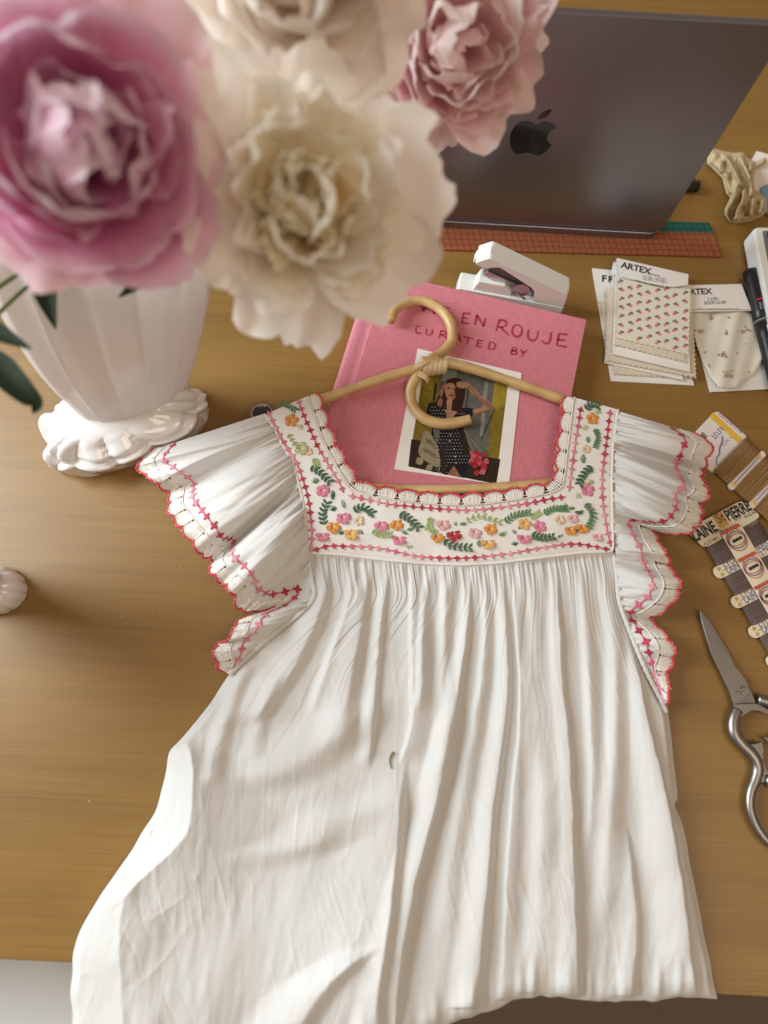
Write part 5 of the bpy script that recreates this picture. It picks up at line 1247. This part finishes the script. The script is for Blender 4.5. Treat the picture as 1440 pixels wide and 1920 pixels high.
ribs_r = [((1157, 770), (1305, 814, .018)), ((1154, 790), (1336, 838, .026)), ((1152, 815), (1330, 866, .022)), ((1150, 835), (1320, 896, .006)), ((1148, 855), (1328, 930, .024)), ((1146, 878), (1316, 952, .012)), ((1146, 900), (1314, 978, .024)),
          ((1146, 925), (1298, 1000, .026)), ((1147, 945), (1262, 1003, .012)), ((1148, 965), (1230, 996, .004)), ((1150, 990), (1238, 1018, .013)), ((1153, 1020), (1254, 1045, .015)), ((1155, 1050), (1262, 1068, .008)), ((1157, 1080), (1277, 1094, .019)),
          ((1160, 1110), (1270, 1124, .017)), ((1164, 1135), (1242, 1150, .012)), ((1168, 1155), (1221, 1162, .003)), ((1178, 1180), (1250, 1190, .015)), ((1190, 1205), (1268, 1216, .017)), ((1205, 1235), (1263, 1245, .007)), ((1218, 1262), (1252, 1268, .010)), ((1230, 1287), (1256, 1301, .011)), ((1244, 1318), (1249, 1328, .004))]
sleeve(ribs_r, zi_r, 60, 0)

# a green fibre lying on the skirt
P = spline([(734, 1441), (731, 1430), (732, 1420), (738, 1410)], 14)
def skirt_z(x, y):
    i = np.argmin((PX-x)**2+(PY-y)**2); return Zs_.ravel()[i]
mb = MB(); mb.tube([D(x, y, skirt_z(x, y)+.0012) for x, y in P], np.linspace(.0004, .0008, 14), 6)
solo(mb.build('plant_fibre', M['stem'], smooth=True), 'tiny curved green plant fibre lying on the white skirt', 'plant fibre')

# ------------------------------------------------------------------ shell vase
vc = D(242, 806, 0); va = D(388, 752, 0)-D(96, 846, 0); VA = np.linalg.norm(va)/2; vu = va/np.linalg.norm(va); vv = np.array([-vu[1], vu[0], 0])
vase = empty('shell_vase', vc, 'fluted pale pink shell vase on a white glazed foot, holding the peonies', 'vase')
nth, nph = 180, 60; th = np.linspace(0, 2*np.pi, nth, endpoint=False)[None, :]; ph = np.linspace(0, 1, nph)[:, None]
c_, s_ = np.cos(th), np.sin(th)
sup = lambda x, e: np.sign(x)*np.abs(x)**e
rad = np.cos(ph*np.pi/2)**.5*(1+.04*np.sin(ph*3.1))
lob = 1+.012*np.cos(th*9+.6)*sm((1-ph)*3)+.035*np.cos(th*3+1)
X = VA*.98*sup(c_, .85)*rad*lob; Y = .036*sup(s_, .85)*rad*lob
H = .040*(np.sin(ph*np.pi/2)**.9+0*th)
rib = np.abs(np.sin(th*6+ph*2.2+.9*np.sin(th*3)+.6*np.sin(th*5+1)))**.6
swirl = (.0060*(rib-.5)+.004*vnoise(th*2.2+3, ph*3, 17))*np.sin(np.clip(ph*1.25, 0, 1)*np.pi)**.7
lip = .0020*np.exp(-((ph-.30-.05*np.sin(th*8))/.06)**2)-.0018*np.exp(-((ph-.40-.05*np.sin(th*8))/.05)**2)
nx = c_*rad; ny = s_*rad
k = (swirl+lip)
X = X+nx*k*1.2; Y = Y+ny*k*1.2; H = H+k*.8
H = H+.006*np.exp(-((X-VA*.72)/.016)**2)*ph
V = vc+X[..., None]*vu+Y[..., None]*vv+np.maximum(H, 0.0003)[..., None]*ez
mk('foot', V.reshape(-1, 3), grid_faces(nph, nth, wrap=True)+[tuple((nph-1)*nth+i for i in range(nth))], M['ceramic'], vase)
b0 = D(254, 766, .020); b1 = D(176, 400, .215)
nz_ = 50; t = np.linspace(0, 1, nz_)[:, None]
def shell_body(off):
    hw = .038+.037*(1-(1-t)**2.6)-.006*sm((.12-t)/.12)-off; hd = .020+.020*t-.006*sm((.10-t)/.10)-off
    ribs = 1+.075*(.5-np.abs(np.sin(th*7+.25*t))**.5)*sm(t*4+.35)
    wob = .0035*np.sin(th*14)*sm((t-.9)/.1)
    C = b0+(b1-b0)*t[..., None]
    low = -.008*np.abs(np.sin(th*7))*sm((.10-t)/.10)
    return C+((hw*c_*ribs)[..., None]*vu)+((hd*s_*ribs)[..., None]*vv)+((wob+low)[..., None]*ez)
Vo, Vi = shell_body(0), shell_body(.0022)
V = np.concatenate([Vo.reshape(-1, 3), Vi[::-1].reshape(-1, 3)])
mk('shell_body', V, grid_faces(2*nz_, nth, wrap=True), M['vase'], vase)
# second shell vase, mostly beyond the left edge
fc_ = D(-8, 1108, 0)
X = .026*c_*rad*(1+.05*np.abs(np.sin(th*7))); Y = .020*s_*rad*(1+.05*np.abs(np.sin(th*7))); H = .024*np.sin(ph*np.pi/2)**.8+.0012*np.abs(np.sin(th*7))*(1-ph)
V = fc_+np.stack(np.broadcast_arrays(X, Y, np.maximum(H, .0003)), -1)
orn = empty('shell_vase', fc_, 'white glazed scalloped foot of a second vase at the left edge', 'vase')
mk('foot', V.reshape(-1, 3), grid_faces(nph, nth, wrap=True)+[tuple((nph-1)*nth+i for i in range(nth))], M['ceramic'], orn)
tb = np.linspace(0, 1, 40)[:, None]; rb = .012+.030*tb**.7; kb = 1+.05*np.abs(np.sin(th*7))
V = fc_+np.stack(np.broadcast_arrays(-.012*tb+rb*1.25*c_*kb, rb*s_*kb, .020+.16*tb+0*th), -1)
mk('shell_body', V.reshape(-1, 3), grid_faces(40, nth, wrap=True), M['ceramic'], orn)

# ------------------------------------------------------------------ peonies
def petal_pts(L, W, a0, a1, cup, ruf, rs, notch=.09, nu=19, nv=18):
    u = np.linspace(-1, 1, nu)[None, :]; v = np.linspace(0, 1, nv)[:, None]; sd = rs.randrange(10000)
    jag = notch*(vnoise(u*2.6+7, 0*u, sd)+.55*vnoise(u*8+3, 0*u, sd+1))
    ve = v*(1-.22*np.abs(u)**3.2)*(1+jag*sm((v-.5)/.5))
    tt = np.linspace(0, 1.35, 60); al = a0+(a1-a0)*np.clip(tt, 0, 1.3)**1.4
    rr = np.r_[0, np.cumsum(np.sin(al))[:-1]]*(tt[1])*L; zz = np.r_[0, np.cumsum(np.cos(al))[:-1]]*(tt[1])*L
    r = np.interp(ve, tt, rr); z = np.interp(ve, tt, zz); a = np.interp(ve, tt, al)
    w = W/2*(.20+.80*np.sin(np.clip(v/.78, 0, 1)*np.pi/2)**.9)
    x = u*w*(1-.10*np.abs(u))
    ph1, fq = rs.uniform(0, 6), rs.uniform(2.2, 4.2)
    n = cup*W*(u**2)*(v**.6)+ruf*(np.sin(u*fq+ph1)*v**2+.6*np.sin(u*fq*2.3+ph1*2)*v**3*np.abs(u)**.5)+ruf*.8*vnoise(u*2+5, v*2.5, sd+2)*v
    n = n+ruf*.5*vnoise(u*5, v*2+2, sd+3)*v**2
    return x, r-n*np.cos(a), z+n*np.sin(a), np.stack(np.broadcast_arrays((u+1)/2, v), -1)
def peony(px, py, dist, axis_tilt, rings, mats_, label, seed, size=1.0, stem_to=None, roll=0.0, leaves=()):
    rs = random.Random(seed); C = ray(px, py, dist)
    toc = (_O-C)/np.linalg.norm(_O-C); ax_ = toc+np.asarray(axis_tilt, float); ax_ /= np.linalg.norm(ax_)
    xx = np.cross(np.array([0, 1.0, .1]), ax_); xx /= np.linalg.norm(xx); yy = np.cross(ax_, xx)
    B0 = C-ax_*.030*size
    root = empty('peony', B0, label, 'peony', 'peonies in the shell vase')
    for ring in rings:
        cnt, L, W, a0, a1, cup, ruf, r0, z0, mi = ring[:10]; jit = ring[10] if len(ring) > 10 else .12
        off = rs.uniform(0, 6)
        for k in range(cnt):
            f = off+2*np.pi*k/cnt+rs.uniform(-.25, .25); q = rs.uniform(.86, 1.12)
            da = rs.uniform(-jit, jit)
            x, r, z, uv = petal_pts(L*q*size, W*rs.uniform(.88, 1.12)*size, a0+da, a1+da*1.5, cup*rs.uniform(.6, 1.3), ruf*rs.uniform(.7, 1.3), rs)
            x, r, z = np.broadcast_arrays(x, r, z)
            wild = jit > .32; r = r+r0*size*(rs.uniform(.1, 2.2) if wild else 1); z = z+z0*size*rs.uniform(.8, 1.2)
            cf, sf = math.cos(f), math.sin(f)
            lx = r*cf-x*sf; ly = r*sf+x*cf
            V = B0+lx[..., None]*xx+ly[..., None]*yy+z[..., None]*ax_
            mk('petal', V.reshape(-1, 3), grid_faces(V.shape[0], V.shape[1]), mats_[mi if mi < len(mats_) else -1], root, uv=uv)
    if stem_to is not None:
        P = spline([B0+ax_*.004, B0-ax_*.03, (B0-ax_*.05)*.45+np.asarray(stem_to)*.55, stem_to], 30); mb = MB(); mb.tube(P, .0028, 8); mb.build('stem', M['stem'], root, smooth=True)
    for k in range(4):
        f = k*1.57+.4; x, r, z, uv = petal_pts(.022*size, .018*size, 1.3, 1.9, .1, .002, rs)
        x, r, z = np.broadcast_arrays(x, r, z); lx = r*math.cos(f)-x*math.sin(f); ly = r*math.sin(f)+x*math.cos(f)
        V = B0-ax_*.003+lx[..., None]*xx+ly[..., None]*yy+z[..., None]*ax_
        mk('sepal', V.reshape(-1, 3), grid_faces(V.shape[0], V.shape[1]), M['leaf'], root, uv=uv)
    for lf in leaves: green_leaf(root, *lf)
    return root
def green_leaf(root, pts, wid, curl=.3):
    """pts: (px, py, distance) along the midrib from base to tip"""
    P = spline(np.array([ray(*p) for p in pts]), 24); Tn = np.gradient(P, axis=0); Tn /= np.linalg.norm(Tn, axis=1)[:, None]
    toc = _O-P; toc /= np.linalg.norm(toc, axis=1)[:, None]; up = toc*.75+ez*.5
    S = np.cross(Tn, up); S /= np.linalg.norm(S, axis=1)[:, None]; Nn = np.cross(S, Tn)
    t = np.linspace(0, 1, 24); w = wid*.85*np.clip(t*3.5, .12, 1)**.7*(1-t)**.8+.0002
    u = np.linspace(-1, 1, 9)
    V = P[:, None]+(u[None, :, None]*w[:, None, None])*S[:, None]+((np.abs(u)**1.4)[None, :, None]*w[:, None, None]*curl)*Nn[:, None]
    mk('leaf', V.reshape(-1, 3), grid_faces(24, 9), M['leaf'], root)
    mb = MB(); mid = (P[0]+mouth)/2+np.array([0, 0, .012]); mb.tube(spline([P[1], P[0], mid, mouth], 20), .0013, 6); mb.build('leaf_stalk', M['stem'], root, smooth=True)
PM = petal_material
mg = [PM('petal_magenta', (.62, .08, .32), (.86, .36, .60), (.95, .74, .85), .4), PM('petal_magenta_light', (.66, .14, .38), (.90, .50, .71), (.97, .87, .93), .4), PM('petal_rim_pink', (.64, .20, .38), (.85, .46, .62), (.93, .72, .78), .4)]
cr = [PM('petal_cream', (.94, .73, .36), (.97, .88, .69), (.97, .93, .83), .5), PM('petal_ivory', (.92, .84, .70), (.96, .91, .83), (.97, .94, .89), .5), PM('petal_buttery', (.92, .58, .12), (.97, .82, .50), (.97, .91, .74), .5)]
pk_ = [PM('petal_rose', (.84, .40, .46), (.94, .67, .69), (.97, .84, .83), .5), PM('petal_rose_light', (.86, .50, .53), (.95, .76, .76), (.98, .90, .88), .5), PM('petal_rose_deep', (.76, .26, .36), (.90, .56, .61), (.95, .78, .78), .5)]
bl = [PM('petal_blush', (.90, .76, .64), (.95, .87, .80), (.97, .91, .87), .5), PM('petal_blush_cream', (.91, .79, .62), (.96, .90, .81), (.97, .93, .88), .5)]
mouth = D(196, 470, .16)
# count, length, width, open0, open1, cup, ruffle, base radius, base height, material, jitter
bowl = [(6, .074, .080, 1.25, 1.05, .16, .004, .006, 0, 2, .14), (7, .074, .074, 1.25, .20, .20, .003, .006, .001, 0, .14), (7, .070, .066, 1.15, -.15, .22, .003, .006, .003, 0, .16), (6, .064, .056, 1.05, -.40, .20, .0034, .006, .006, 1, .22),
        (6, .056, .046, .85, -.55, .18, .004, .005, .010, 0, .3), (6, .050, .038, .55, -.5, .16, .004, .005, .014, 1, .5), (5, .042, .030, .3, -.4, .15, .004, .005, .018, 1, .6)]
bomb = [(6, .080, .078, 1.25, 1.55, .10, .005, .006, 0, 1, .22), (5, .066, .066, 1.15, 1.25, .14, .005, .006, .004, 1, .25), (6, .062, .060, 1.25, .75, .18, .0045, .007, .006, 1, .45), (7, .060, .054, 1.15, .35, .20, .0045, .007, .010, 0, .55),
        (8, .056, .048, .95, .05, .20, .0046, .007, .014, 0, .55), (8, .050, .044, .70, .05, .18, .0046, .007, .018, 0, .55), (7, .044, .040, .40, .15, .15, .005, .007, .020, 2, .6), (6, .036, .034, .25, -.5, .15, .0045, .004, .022, 2, .4)]
full = [(7, .062, .064, 1.30, 1.30, .12, .005, .006, 0, 0, .2), (7, .062, .060, 1.25, .55, .18, .004, .006, .003, 2, .2), (7, .060, .054, 1.20, -.05, .22, .004, .006, .006, 0, .22), (7, .054, .048, 1.10, -.40, .22, .004, .006, .010, 1, .24), (6, .048, .040, .85, -.5, .2, .004, .006, .014, 1, .35), (5, .040, .032, .5, -.5, .2, .004, .005, .018, 0, .5)]
open_ = [(7, .066, .070, 1.2, 1.4, .10, .004, .006, 0, 0, .2), (6, .066, .066, 1.25, .4, .18, .003, .006, .003, 1, .18), (6, .062, .060, 1.15, -.1, .22, .003, .006, .006, 0, .18), (6, .054, .050, .95, -.45, .22, .0035, .006, .010, 1, .25), (5, .046, .040, .6, -.5, .2, .004, .006, .014, 0, .4)]
peony(152, 276, .300, (.05, .10, 0), bowl, mg, 'large magenta pink peony, nearest bloom at the upper left', 11, 1.0, mouth+np.array([-.01, 0, 0]),
      leaves=[([(380, 455, .40), (325, 490, .40), (270, 525, .395), (222, 558, .39)], .0125), ([(80, 510, .385), (88, 560, .385), (105, 618, .385)], .0115), ([(-70, 590, .36), (-10, 620, .36), (60, 655, .36)], .012), ([(-50, 640, .37), (0, 690, .37), (45, 735, .37), (68, 757, .372), (62, 776, .374)], .013)])
peony(572, 378, .335, (.06, .20, 0), bomb, cr, 'cream white peony with ruffled yellowish centre, in the middle', 23, .87, mouth+np.array([.012, 0, 0]))
peony(852, 80, .405, (.12, .12, 0), full, pk_, 'soft rose pink peony overlapping the laptop lid', 5, .95, mouth+np.array([.012, .012, 0]))
peony(555, -45, .325, (-.05, .05, 0), open_, bl, 'pale blush peony at the top edge behind the cream one', 37, .95, mouth+np.array([0, .015, 0]))

# lint and crumbs on the desk, too small to count
rl = random.Random(9); mb = MB()
for i in range(22):
    x, y = rl.uniform(20, 1420), rl.uniform(500, 1780)
    if 300 < x < 1290 and y > 800: x = rl.uniform(20, 380); y = rl.uniform(1000, 1350)
    p = D(x, y, .0004); a = rl.uniform(0, 6.28); L_ = rl.uniform(.0006, .0028); d = np.array([math.cos(a), math.sin(a), 0]); n2 = np.array([-d[1], d[0], 0])
    mb.tube([p, p+d*L_*.5+n2*L_*rl.uniform(-.3, .3), p+d*L_], rl.uniform(.0001, .0002), 4)
lint = mb.build('lint', M['swatch_edge']); lint['kind'] = 'stuff'; lint['label'] = 'scattered lint and tiny crumbs on the desk top'; lint['category'] = 'lint'
